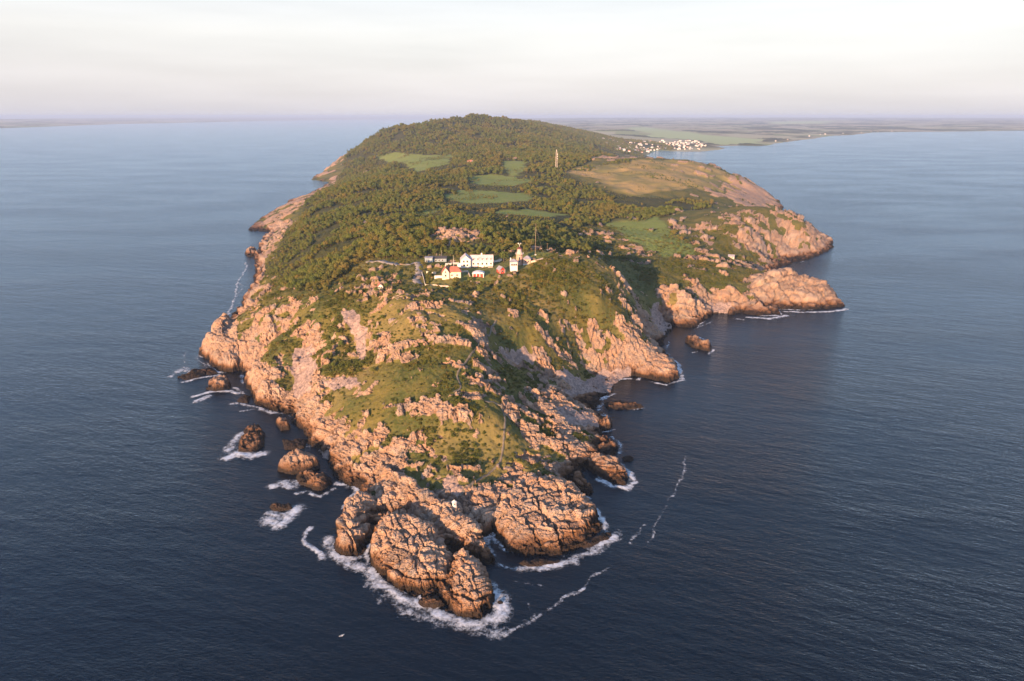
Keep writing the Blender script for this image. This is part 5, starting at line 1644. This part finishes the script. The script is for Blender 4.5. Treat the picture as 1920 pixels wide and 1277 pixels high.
# ---------------------------------------------------------------- distant village
vh = []
for i, (w_, d_, h_, rs, wl_, rf_) in enumerate([(13, 9, 5.5, 3.5, 'white', 'paleroof'), (11, 9, 6, 3, 'white', 'slate'), (16, 10, 6.5, 3.5, 'white', 'paleroof'), (12, 9, 5, 4, 'white', 'tile'), (22, 11, 7, 3.5, 'white', 'slate')]):
    m_ = MB()
    m_.gable_wall(-w_ / 2, w_ / 2, -d_ / 2, d_ / 2, -3, h_, h_ + rs, 'x', 0)
    m_.gable_roof(-w_ / 2, w_ / 2, -d_ / 2, d_ / 2, h_, h_ + rs, 'x', .4, .3, 1)
    vh.append(m_.mesh('village_house', [M[wl_], M[rf_]]))
VPOLY = np.array([(1113, 254), (1132, 253), (1172, 268), (1230, 263), (1300, 263), (1328, 272), (1312, 281), (1240, 280), (1200, 288), (1155, 282), (1128, 270)], float)
g = np.random.default_rng(77)
cnt = 0
VP = []
while cnt < 185:
    a, c = g.uniform(1110, 1330), g.uniform(252, 289)
    if poly_sdf(np.array([a]), np.array([c]), VPOLY)[0] < 0: continue
    p = at_ground(a, c, H)
    if p[1] < 2900 or p[1] > 5600 or p[2] < 1.0: continue
    if any(math.hypot(p[0] - q[0], p[1] - q[1]) < 16 for q in VP): continue
    VP.append(p)
    o = link(bpy.data.objects.new('village_house', vh[int(g.integers(0, 5))]))
    o.location = (p[0], p[1], p[2])
    o.rotation_euler = (0, 0, g.uniform(-.7, .7))
    s_ = g.uniform(0.5, 0.85)
    o.scale = (s_, s_, s_)
    west = a < 1190
    tag(o, 'pale house on the wooded slope at the left end of the distant village' if west else 'pale house in the dense seaside rows of the distant village', 'house', 'village houses on the slope' if west else 'village houses by the bay')
    cnt += 1
for k in range(10):
    a = g.uniform(1440, 1680)
    c = np.interp(a, [1440, 1556, 1680], [267, 252.5, 246]) + g.uniform(-2.5, .3)
    p = at_ground(a, c, H)
    o = link(bpy.data.objects.new('shore_house', vh[int(g.integers(0, 5))]))
    o.location = (p[0], p[1], p[2])
    o.rotation_euler = (0, 0, g.uniform(-.7, .7))
    o.scale = (0.75,) * 3
    tag(o, 'tiny pale house along the hazy far right coast', 'house', 'houses along the far right coast')

# ---------------------------------------------------------------- gull over the water
p = pt(641, 1192, 14.0)
b = empty('gull', tuple(p), R(35))
tag(b, 'white gull gliding low over the dark water in front', 'gull')
gb = MB()
gb.tube([(0, -.36, 0), (0, -.26, .02), (0, -.1, .0), (0, .1, -.01), (0, .28, 0), (0, .42, .02)], [.02, .07, .11, .12, .07, .02], 8)
gb.build('body', M['gull'], b, True)
for sx in (-1, 1):
    w_ = MB()
    prof = [(0.05, -.14, .16, .03), (.35, -.2, .14, .16), (.62, -.12, .16, .18), (1.0, .12, .2, .10)]
    vs = []
    for (x_, ya, yb, z_) in prof:
        vs += [(sx * x_, ya, z_), (sx * x_, yb, z_ - .02), (sx * x_, (ya + yb) / 2, z_ + .035)]
    fs = []
    for i in range(3):
        o_ = i * 3
        fs += [(o_, o_ + 3, o_ + 5, o_ + 2), (o_ + 2, o_ + 5, o_ + 4, o_ + 1), (o_ + 1, o_ + 4, o_ + 3, o_)]
    w_.add(vs, fs + [(9, 10, 11), (0, 2, 1)])
    w_.build('wing', M['gull'], b, True)
MB().add([(-.05, .38, .02), (.05, .38, .02), (.12, .6, .01), (-.12, .6, .01), (0, .4, .05)], [(0, 1, 2, 3), (0, 4, 1), (1, 4, 2), (2, 4, 3), (3, 4, 0)]).build('tail', M['gull'], b)
